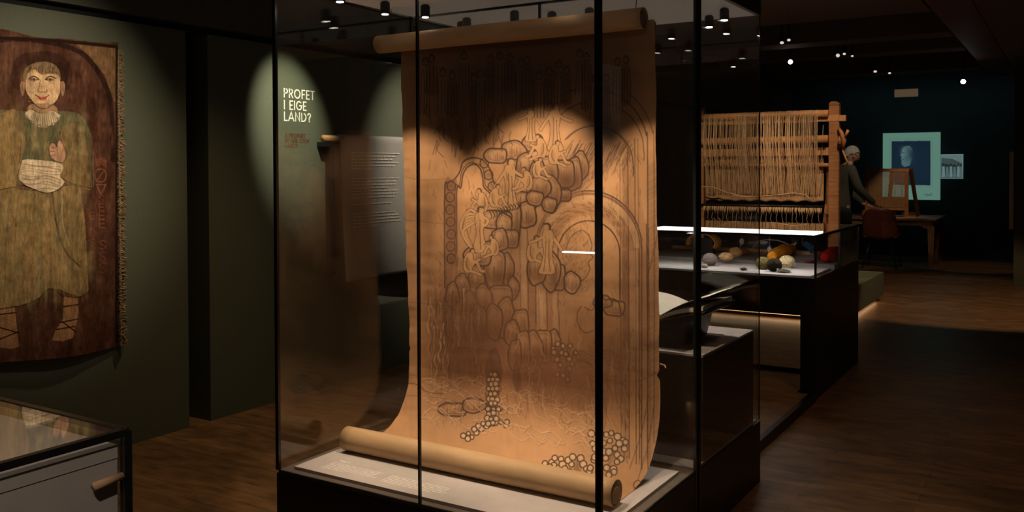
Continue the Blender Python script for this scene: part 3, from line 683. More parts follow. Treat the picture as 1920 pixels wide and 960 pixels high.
for (x, y, rx, ry, al) in ((900, 650, 90, 90, .38), (1010, 690, 90, 70, .42), (1110, 680, 90, 80, .34), (960, 580, 110, 70, .25), (1150, 600, 60, 80, .22)): cv.soft(x, y, rx, ry, np.array((.20, .092, .048)), al)  # brown toning also paints the weaker light on the lower middle
# fold lines and creases
for y in (330, 412, 565, 700, 742): cv.stroke([(752, y), (790, y+rg.uniform(-6, 8)), (838, y+rg.uniform(0, 9))], 1.1, INK, .25)
cv.stroke([(765, 718), (785, 722), (800, 735), (830, 738)], 1.6, INK, .4)
cv.stroke([(1230, 700), (1205, 712), (1190, 716)], 1.2, INK, .35); cv.stroke([(1235, 430), (1226, 470), (1214, 520)], 1.3, INK, .5)
for (a, b) in (((1226, 760), (1196, 900)), ((1216, 740), (1180, 880)), ((1236, 800), (1212, 900))): cv.stroke([a, ((a[0]+b[0])/2+5, (a[1]+b[1])/2), b], 1.3, INK, .5)
cv.stroke([(1196+8*math.cos(a), 910+9*math.sin(a)) for a in np.linspace(0, 6.28, 9)[:-1]], 1.5, INK, .7, closed=True); cv.stroke([(1190, 916), (1203, 904)], 1.3, INK, .6, False)
U, V = project(Pg.reshape(-1, 3)); Cg = cv.sample(U, V).reshape(NR, NC, 3)
painted_sheet('paper_sheet', Pg, Cg, M_scroll, sr)
def roll(name, y, z, xa, xb, r, turns=1.3, hollow=.62):
    """a wound sheet: outer skin, visible spiral thickness, dark hollow and a core tube"""
    g = G(); n = 34; k = 26
    xs = np.linspace(xa, xb, k); b = 0
    rg2 = random.Random(int(y*100)); ph = rg2.uniform(0, 6)
    for x in xs:
        u = (x-xa)/(xb-xa)
        for j in range(n):
            a = 2*math.pi*j/n; rr = r*(1+.02*math.sin(2*a+ph+3*u)+.015*math.sin(9*u+ph+a))
            g.v.append((x, y+rr*math.cos(a), z+rr*math.sin(a)))
    for i in range(k-1):
        for j in range(n): g.f.append((i*n+j, i*n+(j+1) % n, (i+1)*n+(j+1) % n, (i+1)*n+j))
    for (xe, base, s) in ((xa, 0, 1), (xb, (k-1)*n, -1)):
        st = len(g.v)
        for j in range(n):
            a = 2*math.pi*j/n; g.v.append((xe, y+r*.93*math.cos(a), z+r*.93*math.sin(a)))
        for j in range(n): g.v.append((xe+s*.03, y+r*.90*math.cos(2*math.pi*j/n), z+r*.90*math.sin(2*math.pi*j/n)))
        for j in range(n):
            g.f.append((base+j, base+(j+1) % n, st+(j+1) % n, st+j)); g.f.append((st+j, st+(j+1) % n, st+n+(j+1) % n, st+n+j))
    o = g.build(name, M_paperroll, sr, True)
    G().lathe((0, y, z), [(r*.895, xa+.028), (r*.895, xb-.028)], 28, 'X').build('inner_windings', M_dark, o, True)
    G().lathe((0, y, z-r*.12), [(r*hollow-.004, xa-.001), (r*hollow, xa+.0), (r*hollow, xb+.0), (r*hollow-.004, xb+.002)], 24, 'X').build('core_tube', M_core, o, True)
    return o
roll('bottom_roll', 2.700, ZP+.0145+.046, -2.468, -1.278, .046)
roll('top_roll', 3.010, 1.965, -2.552, -1.312, .0385, hollow=.58)
for x in (-2.50, -1.345): G().tube([(x, 3.01, 2.0), (x+.01, 3.02, ZT)], .0015, 6).build('suspension_wire', M_steel, sr)
G().tube([(-1.289, 3.105, .70), (-1.27, 3.10, .697), (-1.262, 3.09, .69)], .003, 6).build('torn_edge_fibre', M_core, sr)

# ------------------------------------------------------------------ woven figure on the left wall
TX = WX+.035
ta = thing('woven_figure_hanging', 'tall woven wall hanging of a smiling figure in a green dress with white collar', 'tapestry', (WX+.02, 2.30, .50))
tc = Canvas(-170, 55, 235, 690, 2.0, (.085, .036, .022))
w1 = vnoise(tc.h, tc.w, 70, 31, 3, 5); w2 = vnoise(tc.h, tc.w, 14, 32, 3, 3); w3 = vnoise(tc.h, tc.w, 60, 33, 2)
DK = np.array((.022, .011, .008))
tc.a += ((w2-.5)*.07)[..., None]*np.array((1, .55, .4))
tc.poly([(-175, 60), (-80, 60), (-110, 120), (-140, 330), (-175, 330)], (.19, .105, .05), .6, False); tc.poly([(140, 80), (222, 86), (222, 190), (214, 190), (196, 140), (168, 105)], (.21, .12, .055), .8, False)
tc.stroke([(-150, 400), (-140, 200), (-90, 110), (0, 76), (80, 78), (150, 98), (190, 145), (208, 200), (212, 300)], 9, DK, .85)
tc.poly([(20, 150), (30, 110), (60, 98), (100, 98), (130, 118), (135, 150), (120, 170), (40, 170)], DK, .6)
tc.gain = (1.25, 1.3)
SK = np.array((.62, .40, .22)); SK2 = np.array((.38, .21, .12)); GR = np.array((.125, .115, .055)); OC = np.array((.235, .155, .062)); CR = np.array((.68, .53, .35))
# skirt, legs
tc.poly([(-4, 350), (60, 358), (150, 345), (160, 420), (166, 545), (150, 556), (130, 550), (112, 542), (90, 540), (72, 560), (40, 572), (-10, 580), (-70, 585), (-66, 450), (-50, 350)], (.27, .18, .075), 1, False)
for i in range(26):
    x = -60+i*8.6; tc.stroke([(x*.85+14, 352), (x*.95+4, 440), (x, 565)], 3.2, (GR, OC, (.16, .09, .045), (.25, .18, .08))[i % 4], .30)
tc.stroke([(98, 360), (106, 420), (122, 470), (150, 500)], 3, DK, .5); tc.stroke([(116, 360), (118, 420), (130, 460)], 2, CR, .3)
tc.stroke([(-4, 582), (40, 573), (72, 560), (88, 543), (104, 545), (120, 556), (150, 557), (166, 548)], 1.6, DK, .9)
for poly in ([(120, 556), (145, 560), (148, 585), (142, 610), (136, 634), (118, 640), (98, 638), (104, 620), (118, 598)], [(-6, 582), (28, 576), (30, 600), (36, 650), (20, 654), (-12, 650), (-14, 610)], [(-72, 584), (-40, 584), (-36, 640), (-60, 652), (-84, 650)]):
    tc.poly(poly, (.33, .175, .085), 1, False)
for l in (((120, 575), (147, 571)), ((112, 605), (146, 598)), ((106, 618), (140, 612)), ((-4, 590), (30, 586)), ((-8, 612), (34, 624)), ((34, 622), (-10, 640)), ((118, 604), (142, 622))): tc.stroke(l, 2, DK, .85, False)
# bodice and sleeves
tc.poly([(40, 208), (110, 208), (150, 215), (170, 250), (176, 300), (175, 352), (150, 352), (100, 340), (40, 345), (0, 350), (-60, 350), (-62, 260), (-30, 215), (0, 206)], GR, 1)
tc.poly([(30, 206), (4, 212), (-30, 225), (-60, 280), (-66, 350), (0, 356), (28, 352), (40, 300), (48, 262), (38, 240)], (.29, .185, .075), 1)
tc.poly([(112, 250), (128, 232), (150, 236), (160, 262), (168, 320), (172, 354), (148, 350), (118, 336), (122, 300)], OC, .9)
tc.poly([(112, 330), (120, 300), (140, 312), (152, 346), (130, 344)], (.30, .20, .07), .8)
for l, c, w_ in (((( 40, 262), (36, 310), (30, 350)), DK, 1.6), (((0, 356), (30, 350)), DK, 1.6), (((112, 248), (104, 262), (98, 275)), DK, 4), (((112, 332), (134, 344), (174, 354)), DK, 2), (((176, 250), (172, 300), (174, 354)), DK, 1.2)): tc.stroke(l, w_, c, .6)
for i in range(30): x = 44+rg.uniform(0, 66); y = 236+rg.uniform(0, 60); tc.stroke([(x, y), (x+rg.uniform(-3, 3), y+24)], 1.5, ((.17, .17, .09), (.10, .10, .06), (.26, .2, .09))[i % 3], .4)
# white folded cloth
tc.poly([(40, 302), (70, 300), (112, 306), (118, 318), (112, 330), (122, 342), (112, 354), (90, 362), (66, 356), (42, 344), (34, 330)], CR, 1)
for i in range(11): y = 304+i*4.6; tc.stroke([(38, y), (60, y+rg.uniform(-2, 7)), (86, y+rg.uniform(-3, 8)), (114, y+rg.uniform(4, 12))], 1.3, SK2*.75, .5)
tc.stroke([(40, 302), (34, 330), (42, 344), (66, 356), (90, 362), (112, 354), (122, 342)], 1.5, DK, .8)
# hand
tc.poly([(97, 268), (103, 270), (106, 276), (109, 264), (114, 264), (120, 276), (124, 290), (118, 304), (104, 302), (94, 292), (92, 276)], (.50, .28, .17), 1)
for l in (((98, 276), (104, 278)), ((94, 284), (102, 284)), ((95, 292), (103, 290)), ((106, 278), (110, 290)), ((106, 264), (107, 276))): tc.stroke(l, 1.1, DK, .55, False)
tc.stroke([(92, 276), (97, 268), (103, 270), (106, 276), (109, 264), (114, 264), (120, 276), (124, 290), (118, 304), (104, 302), (94, 292)], 1.2, DK, .5, closed=True)
# head
for ex in (42.5, 117.5): tc.poly([(ex-4, 156), (ex, 152), (ex+4, 158), (ex+3, 172), (ex, 180), (ex-4, 170)], SK2, 1); tc.stroke([(ex, 156), (ex+1, 170)], 1, DK, .5, False)
tc.poly([(46, 150), (50, 136), (62, 126), (80, 121), (98, 124), (110, 136), (113, 152), (113, 172), (106, 188), (96, 198), (82, 204), (68, 198), (56, 184), (48, 170)], SK, 1)
tc.poly([(58, 196), (100, 196), (104, 214), (56, 212)], SK2, 1)
tc.stroke([(47, 152), (48, 170), (56, 184), (68, 198), (82, 204), (96, 198), (107, 188), (113, 172), (114, 152)], 1.3, DK, .7)
tc.poly([(44, 152), (44, 134), (56, 122), (76, 116), (96, 118), (110, 130), (114, 150), (108, 140), (92, 138), (78, 140), (64, 130), (52, 138), (48, 150)], (.22, .14, .075), 1)
for i in range(46): a = rg.uniform(0, 1); x = 50+60*a; y = 120+10*abs(a-.5)+rg.uniform(0, 12); tc.stroke([(x, y), (x+rg.uniform(-2, 2), y+5)], 1, DK, .4, False)
for sx in (64, 94):
    d = 1 if sx == 64 else -1
    tc.stroke([(sx-10*d, 148 if d > 0 else 147), (sx, 143), (sx+9*d, 149)], 1.8, DK, .85); tc.stroke([(sx-7, 149.5), (sx, 147.5), (sx+7, 150)], 1.3, DK, .8); tc.stroke([(sx-7, 150), (sx, 152.5), (sx+7, 150)], 1, DK, .6)
    tc.soft(sx, 149.7, 2.3, 2.3, DK, 1, power=4); tc.stroke([(sx-7, 156), (sx+7, 156)], .9, SK2*.8, .6)
tc.stroke([(76, 150), (73, 164), (71, 170), (75, 173), (80, 172), (86, 173), (88, 169)], 1.2, DK, .6)
tc.stroke([(66, 178), (72, 181), (80, 184), (88, 181), (92, 178)], 1.3, DK, .75); tc.poly([(71, 181), (78, 182), (82, 182), (89, 180), (86, 186), (79, 189), (73, 186)], (.36, .045, .025), .95)
tc.stroke([(54, 172), (60, 173), (66, 171)], .9, SK2*.7, .7); tc.stroke([(70, 194), (80, 196), (90, 193)], .9, SK2*.7, .6)
for i in range(60): x = 50+rg.uniform(0, 60); y = 155+rg.uniform(0, 40); tc.stroke([(x, y), (x+4, y+rg.uniform(-1, 1))], 1, (SK2, CR)[i % 2], .22, False)
tc.stroke([(60, 204), (72, 211), (84, 213), (98, 209)], 1.2, DK, .6)
# pleated collar
tc.poly([(58, 206), (70, 211), (84, 213), (98, 208), (110, 214), (113, 220), (106, 230), (94, 236), (80, 240), (66, 234), (54, 224), (46, 214)], CR, 1)
for i in range(14):
    a = -.95+i*.146; tc.stroke([(82+22*math.sin(a), 206+6*math.cos(a)), (82+33*math.sin(a), 210+27*math.cos(a))], 1.2, SK2*.5, .6, False)
tc.stroke([(46, 214), (52, 220), (55, 226), (62, 228), (66, 235), (73, 234), (80, 240), (87, 236), (94, 237), (99, 231), (107, 230), (109, 223), (113, 219)], 1.4, DK, .6)
# woven letters running down the right border
def glyph(c, x, y, s, col, al):
    S = {'O': [[(0, .5), (.15, .1), (.5, 0), (.85, .1), (1, .5), (.85, .9), (.5, 1), (.15, .9), (0, .5)]], 'Ø': [[(0, .5), (.15, .1), (.5, 0), (.85, .1), (1, .5), (.85, .9), (.5, 1), (.15, .9), (0, .5)], [(.25, .8), (.75, .2)]], 'V': [[(0, 0), (.5, 1), (1, 0), (0, 0)]], 'S': [[(.9, .1), (.5, 0), (.1, .2), (.5, .5), (.9, .75), (.5, 1), (.05, .85)]],
         'E': [[(.9, 0), (.1, 0), (.1, 1), (.9, 1)], [(.1, .5), (.8, .5)]], 'A': [[(0, 1), (.5, 0), (1, 1)], [(.2, .6), (.8, .6)]], 'T': [[(0, 0), (1, 0)], [(.5, 0), (.5, 1)]]}
    for p in S[c]: tc.stroke([(x+q[0]*s, y+q[1]*s*1.15) for q in p], 1.5, col, al, len(p) > 5)
LC = (.30, .10, .055)
glyph('Ø', 178, 317, 21, LC, .8); glyph('V', 181, 346, 17, LC, .75)
for i, c in enumerate('SEEESSS'): glyph(c, 185, 367+i*(15 if i < 4 else 21), 10+i, LC, .55-.02*i)
for i, c in enumerate('EASS'): glyph(c, 167, 398+i*25, 11, LC, .35)
for i in range(5): tc.stroke([(180, 300+i*3), (190, 296+i*3), (200, 302+i*3)], 1, LC, .5)
for i in range(170):
    x = rg.uniform(-60, 172); y = rg.uniform(215, 560)
    if 34 < x < 124 and 296 < y < 366: continue
    if 88 < x < 128 and 260 < y < 308: continue
    tc.soft(x, y, rg.uniform(3, 8), rg.uniform(10, 30), ((.34, .235, .10), (.15, .115, .055), (.26, .14, .065), (.40, .29, .14), (.13, .12, .065))[i % 5], rg.uniform(.25, .55))
for i in range(90): tc.soft(rg.uniform(130, 216), rg.uniform(120, 640), 3, rg.uniform(8, 26), ((.16, .07, .04), (.03, .014, .01))[i % 2], .4); tc.soft(rg.uniform(-170, 60), rg.uniform(85, 210), 3, rg.uniform(8, 26), ((.17, .085, .045), (.03, .014, .01))[i % 2], .35)
tc.a *= (.55+.9*w1)[..., None]*(.75+.5*w3)[..., None]*(.8+.4*w2)[..., None]
tc.a *= 1.0
tc.stroke([(-172, 58), (-60, 66), (0, 71), (110, 77), (222, 88)], 5, DK, .9); tc.stroke([(219, 88), (218, 640)], 4, DK, .9, False)
NRt, NCt = 620, 400
vv = np.linspace(0, 1, NRt)[:, None]; uu = np.linspace(0, 1, NCt)[None]
YA, YB = 1.78, 2.815
Yt = YA+(YB-YA)*uu+0*vv; topz = 2.062+.010*np.sin(uu*7)-.004*np.sin(uu*23); botz = .555+.02*np.sin(uu*5+.6)-.012*uu
Zt = topz*(1-vv)+botz*vv
Xt = TX+(vnoise(NRt, NCt, 5, 41, 3)-.5)*.02+.010*np.sin(uu*9+vv*2)+.02*vv**2*(1-uu)
Pt = np.stack([Xt, Yt, Zt+0*Yt], -1); U, V = project(Pt.reshape(-1, 3))
painted_sheet('woven_panel', Pt, tc.sample(U, V).reshape(NRt, NCt, 3), M_weave, ta)
g = G(); g.box(TX-.034, TX-.028, YA, YB, .60, 2.02); g.build('backing', M_fringe, ta)
g = G(); rg = random.Random(9)
for i in range(520):
    z = .53+1.50*i/520; y = YB-.004+rg.uniform(0, .006); l = rg.uniform(.018, .042)
    g.tube([(TX-.004+rg.uniform(-.006, .008), y, z), (TX+rg.uniform(-.006, .010), y+l*.5, z+rg.uniform(-.012, .008)), (TX+rg.uniform(-.008, .010), y+l, z+rg.uniform(-.025, .010))], rg.uniform(.0022, .004), 4, False)
g.tube([(TX, YB+.006, 2.03), (TX, YB+.006, .54)], .005, 6)
g.build('fringe', M_fringe, ta)['kind'] = 'stuff'

# ------------------------------------------------------------------ wall title lettering
def arc(cx, cy, rx, ry, a0, a1, n=9): return [(cx+rx*math.cos(math.radians(a)), cy+ry*math.sin(math.radians(a))) for a in np.linspace(a0, a1, n)]
GL = {'P': (.50, [[(.05, 0), (.05, 1), (.28, 1)]+arc(.26, .74, .22, .26, 90, -90)+[(.05, .48)]]),
      'R': (.52, [[(.05, 0), (.05, 1), (.28, 1)]+arc(.26, .74, .22, .26, 90, -90)+[(.05, .48)], [(.22, .48), (.50, 0)]]),
      'O': (.86, [arc(.43, .5, .38, .5, 0, 360, 22)]), 'F': (.44, [[(.05, 0), (.05, 1), (.42, 1)], [(.05, .5), (.36, .5)]]),
      'E': (.46, [[(.44, 1), (.05, 1), (.05, 0), (.44, 0)], [(.05, .5), (.36, .5)]]), 'T': (.50, [[(0, 1), (.5, 1)], [(.25, 1), (.25, 0)]]),
      'I': (.12, [[(.06, 0), (.06, 1)]]), 'G': (.84, [arc(.43, .5, .38, .5, 50, 360, 20)+[(.50, .5)]]), 'L': (.40, [[(.05, 1), (.05, 0), (.40, 0)]]),
      'A': (.66, [[(0, 0), (.33, 1), (.66, 0)], [(.10, .28), (.56, .28)]]), 'N': (.62, [[(.05, 0), (.05, 1), (.57, 0), (.57, 1)]]),
      'D': (.66, [[(.05, 0), (.05, 1), (.2, 1)]+arc(.2, .5, .42, .5, 90, -90, 12)+[(.05, 0)]]), '?': (.42, [arc(.2, .76, .18, .24, 170, -60, 10)+[(.2, .42), (.2, .24)], [(.2, .05), (.2, 0)]]),
      'H': (.58, [[(.05, 0), (.05, 1)], [(.53, 0), (.53, 1)], [(.05, .5), (.53, .5)]]), 'W': (.9, [[(0, 1), (.22, 0), (.45, .9), (.68, 0), (.9, 1)]]), ' ': (.30, [])}
def letters(text, y, z, h, wd, th, M, parent, squash=1.0, gap=.20):
    tot = sum(GL[c][0] for c in text)+gap*(len(text)-1); k = wd/tot
    for c in text:
        w_, S = GL[c]
        if S:
            g = G()
            for si, p in enumerate(S):
                q = np.array([(y+a*k, z+b*h) for a, b in p]); x_ = WX+.002+.0003*si; n_ = len(q)
                if np.hypot(*(q[0]-q[-1])) > 1e-5:
                    q[0] -= (q[1]-q[0])/np.hypot(*(q[1]-q[0]))*th*.45; q[-1] += (q[-1]-q[-2])/np.hypot(*(q[-1]-q[-2]))*th*.45
                T_ = []
                for i in range(n_):
                    d0 = q[i]-q[i-1] if i else q[1]-q[0]; d1 = q[i+1]-q[i] if i < n_-1 else q[-1]-q[-2]
                    if np.hypot(*(q[0]-q[-1])) < 1e-5 and i in (0, n_-1): d0 = q[-1]-q[-2]; d1 = q[1]-q[0]
                    d0 = d0/np.hypot(*d0); d1 = d1/np.hypot(*d1); m_ = np.array((-d0[1]-d1[1], d0[0]+d1[0])); m_ = m_/max(np.hypot(*m_), .3); c_ = max(m_@np.array((-d1[1], d1[0])), .5); T_.append(m_*th/2/c_)
                b0 = len(g.v)
                for i in range(n_):
                    for sg_ in (1, -1):
                        for xx in (x_, WX): g.v.append((xx, q[i][0]+sg_*T_[i][0], q[i][1]+sg_*T_[i][1]))
                for i in range(n_-1):
                    a_ = b0+i*4; g.f += [(a_, a_+2, a_+6, a_+4), (a_, a_+4, a_+5, a_+1), (a_+2, a_+3, a_+7, a_+6)]
            g.build('letter', M, parent)
        y += (w_+gap)*k
M_letter = mat('white vinyl lettering', (.80, .79, .70), .6); M_letbrown = mat('brown vinyl lettering', (.12, .045, .022), .6)
t1 = thing('wall_title', 'large white title PROFET I EIGE LAND? on the green wall', 'lettering', (WX, 3.98, 1.73))
letters('PROFET', 3.981, 1.876, .052, .262, .0078, M_letter, t1); letters('I EIGE', 3.981, 1.803, .052, .190, .0078, M_letter, t1); letters('LAND?', 3.981, 1.732, .052, .230, .0078, M_letter, t1)
t2 = thing('wall_subtitle', 'small brown subtitle A PROPHET IN HER OWN LAND? under the white title', 'lettering', (WX, 3.99, 1.56))
letters('A PROPHET', 3.990, 1.630, .022, .172, .0045, M_letbrown, t2); letters('IN HER OWN', 3.990, 1.598, .022, .202, .0045, M_letbrown, t2); letters('LAND?', 3.990, 1.566, .022, .104, .0045, M_letbrown, t2)

# ------------------------------------------------------------------ banner
BX = WX+.075
bn = thing('text_banner', 'grey cloth text banner hanging from a rod on the green wall', 'banner', (WX, 5.0, .69))
g = G(); n = 40; m_ = 30; YB0, YB1 = 4.405, 5.72
for i in range(n+1):
    v = i/n
    for j in range(m_+1):
        u = j/m_; y = YB0+(YB1-YB0)*u+.012*v*(1-u)
        if v < .05: a = math.pi/2*(v/.05); x = BX-.03+.03*math.sin(a); z = 1.66-.03*(1-math.cos(a))
        else: x = BX+.012*math.sin(u*9+v*2)*v+.02*v*v; z = 1.63-.94*(v-.05)/.95
        g.v.append((x, y, z))
for i in range(n):
    for j in range(m_):
        a = i*(m_+1)+j; g.f.append((a, a+1, a+m_+2, a+m_+1))
cl = g.build('cloth', M_banner, bn, True); md = cl.modifiers.new('thick', 'SOLIDIFY'); md.thickness = .0025
G().tube([(BX-.03, 4.275, 1.628), (BX-.03, 5.78, 1.628)], .022, 12).build('rod', M_pineh, bn, True)
for y in (4.30, 5.70): G().box(WX, BX-.01, y-.035, y+.035, 1.575, 1.604).build('bracket', M_steel, bn)
for y in (4.36,): G().box(WX, WX+.04, y-.02, y+.025, .74, 1.60).build('shadow_strip', M_steel, bn)  # dark strip stands in for the banner's shadow on the wall
def wall_text(rows, y0, y1, z, parent, seed):
    rg = random.Random(seed); g = G()
    for k, full in enumerate(rows):
        if full:
            y = y0; e = y0+(y1-y0)*full*rg.uniform(.90, 1)
            zz = z-k*.0215
            while y < e:
                l = min(rg.uniform(.010, .042), e-y); u = (y-YB0)/(YB1-YB0); v = (1.63-zz)/.94*.95+.05
                x = BX+.012*math.sin(u*9+v*2)*v+.02*v*v+.003
                g.box(x, x+.001, y, y+l, zz, zz+.0075); y += l+.007
    return tag(g.build('text_lines', M_letter2, parent), kind='stuff')
M_letter2 = mat('pale banner print', (.66, .60, .52), .7)
wall_text([1, .95, .9, 1, .95, .4, 0, 0, 1, 1, 1, .8, 1, .95, 1, 0, .85, 0, 0, .9, 1, 1, 1, .5], 4.50, 5.02, 1.535, bn, 2)
wall_text([1, .95, .9, 1, .95, 0, 1, .9, 1, 1, .9, 1, .7, 0, 1, .6, 0, 1, .95, 1, 1, .8], 5.09, 5.60, 1.535, bn, 5)

# ------------------------------------------------------------------ corner vitrine, lower left
vt = thing('corner_vitrine', 'black framed glass top vitrine cut off at the lower left corner of the photo', 'display case', (-2.15, .75, 0))
vx0, vx1, vy0, vy1, vz0, vz1 = -2.62, -1.752, .05, 1.212, .55, .855
B(vx0, vx1, vy0, vy1, 0, vz0).build('plinth', M_black, vt)
M_mauve = mat('mauve grey board', (.33, .27, .255), .75, noise=(8, .06))
B(vx0+.012, vx1-.014, vy0+.012, vy1-.012, vz0, .792).build('inner_block', M_mauve, vt); B(vx0+.012, vx1-.012, vy0+.012, vy1-.012, .795, .824).build('top_board', M_mauve, vt)
for a in ((vx0, vy0), (vx1, vy0), (vx0, vy1), (vx1, vy1)): B(a[0]-.009, a[0]+.009, a[1]-.009, a[1]+.009, vz0, vz1).build('corner_post', M_black, vt)
for y in (vy0, vy1): B(vx0, vx1, y-.008, y+.008, vz1-.012, vz1+.004).build('top_rail', M_black, vt)
for x in (vx0, vx1): B(x-.008, x+.008, vy0, vy1, vz1-.012, vz1+.004).build('top_rail', M_black, vt)
B(vx0+.008, vx1-.008, vy0+.008, vy1-.008, vz1-.004, vz1+.002).build('glass_top', M_glass, vt)
B(vx1-.004, vx1+.002, vy0+.009, vy1-.009, vz0, vz1-.012).build('glass_pane', M_glass, vt); B(vx0+.009, vx1-.009, vy1-.003, vy1+.003, vz0, vz1-.012).build('glass_pane', M_glass, vt)
p = on('X', vx1+.012, 200, 905)
G().tube([(vx1+.011, p.y-.03, p.z), (vx1+.011, 1.195, p.z+.004)], [.009, .008], 10).build('wooden_handle', M_core, vt, True)
spot((-2.4, -.3, 2.8), (-2.1, .8, .8), 45, 40, NEU, .8, .03); spot((-.2, -.4, 2.7), (-1.75, .85, .75), 150, 26, NEU, .7, .03)  # unseen lamps added to brighten the vitrine's top and side

G().bar((-2.29, .642, .985), (-2.09, .618, .985), .012, .008).build('light_bar', mat('added streak light', (1, 1, 1), .4, emit=((1, .95, .9), 26)), vt)  # unseen light bar added for its streak in the front glass
for x, y in ((-2.27, .64), (-2.11, .62)): G().tube([(x, y, .857), (x, y, .981)], .003, 6).build('added_light_stem', M_steel, vt)

# ------------------------------------------------------------------ wool table
TXR, TXL, TY0, TY1, TZ = -1.325, -2.78, 5.64, 6.94, .752
wt = thing('wool_table_case', 'long black table case with glass box and light bar showing dyed wool', 'display case', (-2.05, 6.29, 0))
B(TXL, TXR, TY0-.02, TY1, TZ-.022, TZ-.002).build('table_top', M_black, wt)
B(TXL+.09, TXR-.09, TY0-.015, TY0+.02, TZ-.135, TZ-.022).build('apron', M_black, wt); B(TXL+.09, TXR-.09, TY1-.04, TY1-.005, TZ-.135, TZ-.022).build('apron', M_black, wt)
for x in (TXR-.09, TXL): B(x, x+.09, TY0-.015, 6.305, 0, TZ-.022).build('side_panel', M_blackwood, wt); B(x, x+.09, 6.31, TY1-.01, 0, TZ-.022).build('side_panel', M_blackwood, wt)
B(TXL+.03, TXR-.04, TY0+.02, 6.20, TZ-.002, TZ+.006).build('deck_board', M_deck, wt)
B(TXL+.03, TXR-.012, 6.20, 6.86, TZ-.002, TZ+.028).build('riser_board', mat('mid grey riser board', (.17, .155, .15), .7), wt)
B(TXL+.03, TXR-.25, 6.86, 6.90, TZ-.002, TZ+.052).build('back_strip', M_pineh, wt)
GT = 1.005
for (a, b, c, d) in ((TXL, TXR, TY0, TY0+.006), (TXL, TXR, TY1-.006, TY1), (TXL, TXL+.006, TY0+.006, TY1-.006), (TXR-.006, TXR, TY0+.006, TY1-.006)): B(a, b, c, d, TZ, GT).build('glass_pane', M_glass, wt)
B(TXL, TXR, TY0, TY1, GT, GT+.006).build('glass_top', M_glass, wt)
for (x, y, s) in ((TXR-.004, TY0+.004, .012), (TXR-.003, 6.31, .012), (TXR-.003, TY1-.003, .007), (TXL, TY0, .010), (TXL, TY1, .010)): B(x-s/2, x+s/2, y-s/2, y+s/2, TZ-.002, GT).build('corner_seal', M_seal, wt)
g = G(); g.box(TXL, TXR, TY0-.003, TY0+.008, GT-.008, GT+.008); g.box(TXR-.012, TXR+.002, TY0, 6.6, GT-.008, GT+.008); g.box(TXR-.008, TXR+.002, 6.6, TY1, GT-.003, GT+.007); g.build('edge_seal', M_seal, wt)
B(-2.45, TXR-.03, 5.72, 5.95, GT+.0065, GT+.014).build('light_bar', M_led, wt)
area((-1.95, 5.80, GT-.02), (-1.95, 5.95, .7), 1.7, 1.2, .16, (1, .88, .78), 'table case light')
def mk(name, g, M, label, cat, group=None, smooth=True): return tag(g.build(name, M, None, smooth), label, cat, group)
def wool(name, c): return mat(name, c, .95, noise=(90, .35), bump=(220, .8), spec=.1)
def at(x, y, z): return on('Z', z, x, y)
ZD, ZR = TZ+.006, TZ+.028
def ball_of(name, label, cat, x, yb, z0, r, col, lump=.05, flat=.85, seed=1, group=None, strands=True):
    r *= .78; p = at(x, yb, z0); rz = r*flat; M = wool(name, col); g = G(); g.ball((p.x, p.y, z0+rz*.97), (r, r, rz), 18, 12, .02, lump, seed)
    o = g.build(name, M, None, True); tag(o, label, cat, group)
    if strands:
        g = G(); rg = random.Random(seed)
        for i in range(16):
            a = Vector((rg.gauss(0, 1), rg.gauss(0, 1), rg.gauss(0, 1))).normalized(); b = a.orthogonal().normalized(); c = a.cross(b); t0 = rg.uniform(0, 6)
            g.tube([Vector((p.x, p.y, z0+rz*.97))+Vector(((b*math.cos(t)+c*math.sin(t)).x*r*1.02, (b*math.cos(t)+c*math.sin(t)).y*r*1.02, (b*math.cos(t)+c*math.sin(t)).z*rz*1.0)) for t in np.linspace(t0, t0+2.6, 9)], .0022, 4, False)
        g.build('wound_yarn', M, o, True)
    return o
def skein(name, label, cat, pts, col, z0, r, seed=1):
    """twisted hank lying along a chain of points"""
    P = [at(x, y, z0) for x, y in pts]; M = wool(name, col); root = None
    rg = random.Random(seed); k = len(P)
    path = [P[0].lerp(P[-1], t) if k == 2 else None for t in np.linspace(0, 1, 14)]
    if k > 2:
        c = cr([(p.x, p.y) for p in P], 6); path = [Vector((a[0], a[1], z0)) for a in c]
    n = len(path)
    g = G(); g.tube([Vector((p.x, p.y, z0+r*.8)) for p in path], [r*(.55+.45*math.sin(math.pi*i/(n-1)))*(1+.14*math.sin(i*1.7+seed)) for i in range(n)], 14)
    o = tag(g.build(name, M, None, True), label, cat)
    g = G()
    for s in range(12):
        ph = s*math.pi/6; q = []
        for i, p in enumerate(path):
            rr = r*(.50+.42*math.sin(math.pi*i/(n-1)))*1.06; a = ph+i*.42
            d = (path[min(i+1, n-1)]-path[max(i-1, 0)]).normalized(); sd = Vector((-d.y, d.x, 0))
            q.append(Vector((p.x, p.y, z0+r*.8))+sd*math.cos(a)*rr+Vector((0, 0, math.sin(a)*rr*.92)))
        g.tube(q, .0045, 5, False)
    g.build('twisted_strands', M, o, True); return o
ball_of('wool_ball', 'grey felted wool ball at the left end of the wool case', 'wool', 1331, 498, ZD, .062, (.21, .17, .16), .04, .9, 1)
ball_of('raw_wool', 'small cream tuft of raw wool in front of the grey wool ball', 'wool', 1321, 502, ZD, .028, (.55, .45, .36), .2, .6, 2)
ball_of('wool_tuft', 'cream beige tuft of carded wool, left of three pale tufts', 'wool', 1361, 489, ZR, .060, (.62, .38, .18), .12, .62, 3)
ball_of('wool_tuft', 'peach beige tuft of carded wool, middle of three pale tufts', 'wool', 1379, 483, ZR, .058, (.60, .32, .13), .14, .85, 4)
ball_of('wool_tuft', 'chestnut brown tuft of carded wool behind the peach one', 'wool', 1394, 479, ZR, .052, (.22, .085, .045), .12, .7, 5)
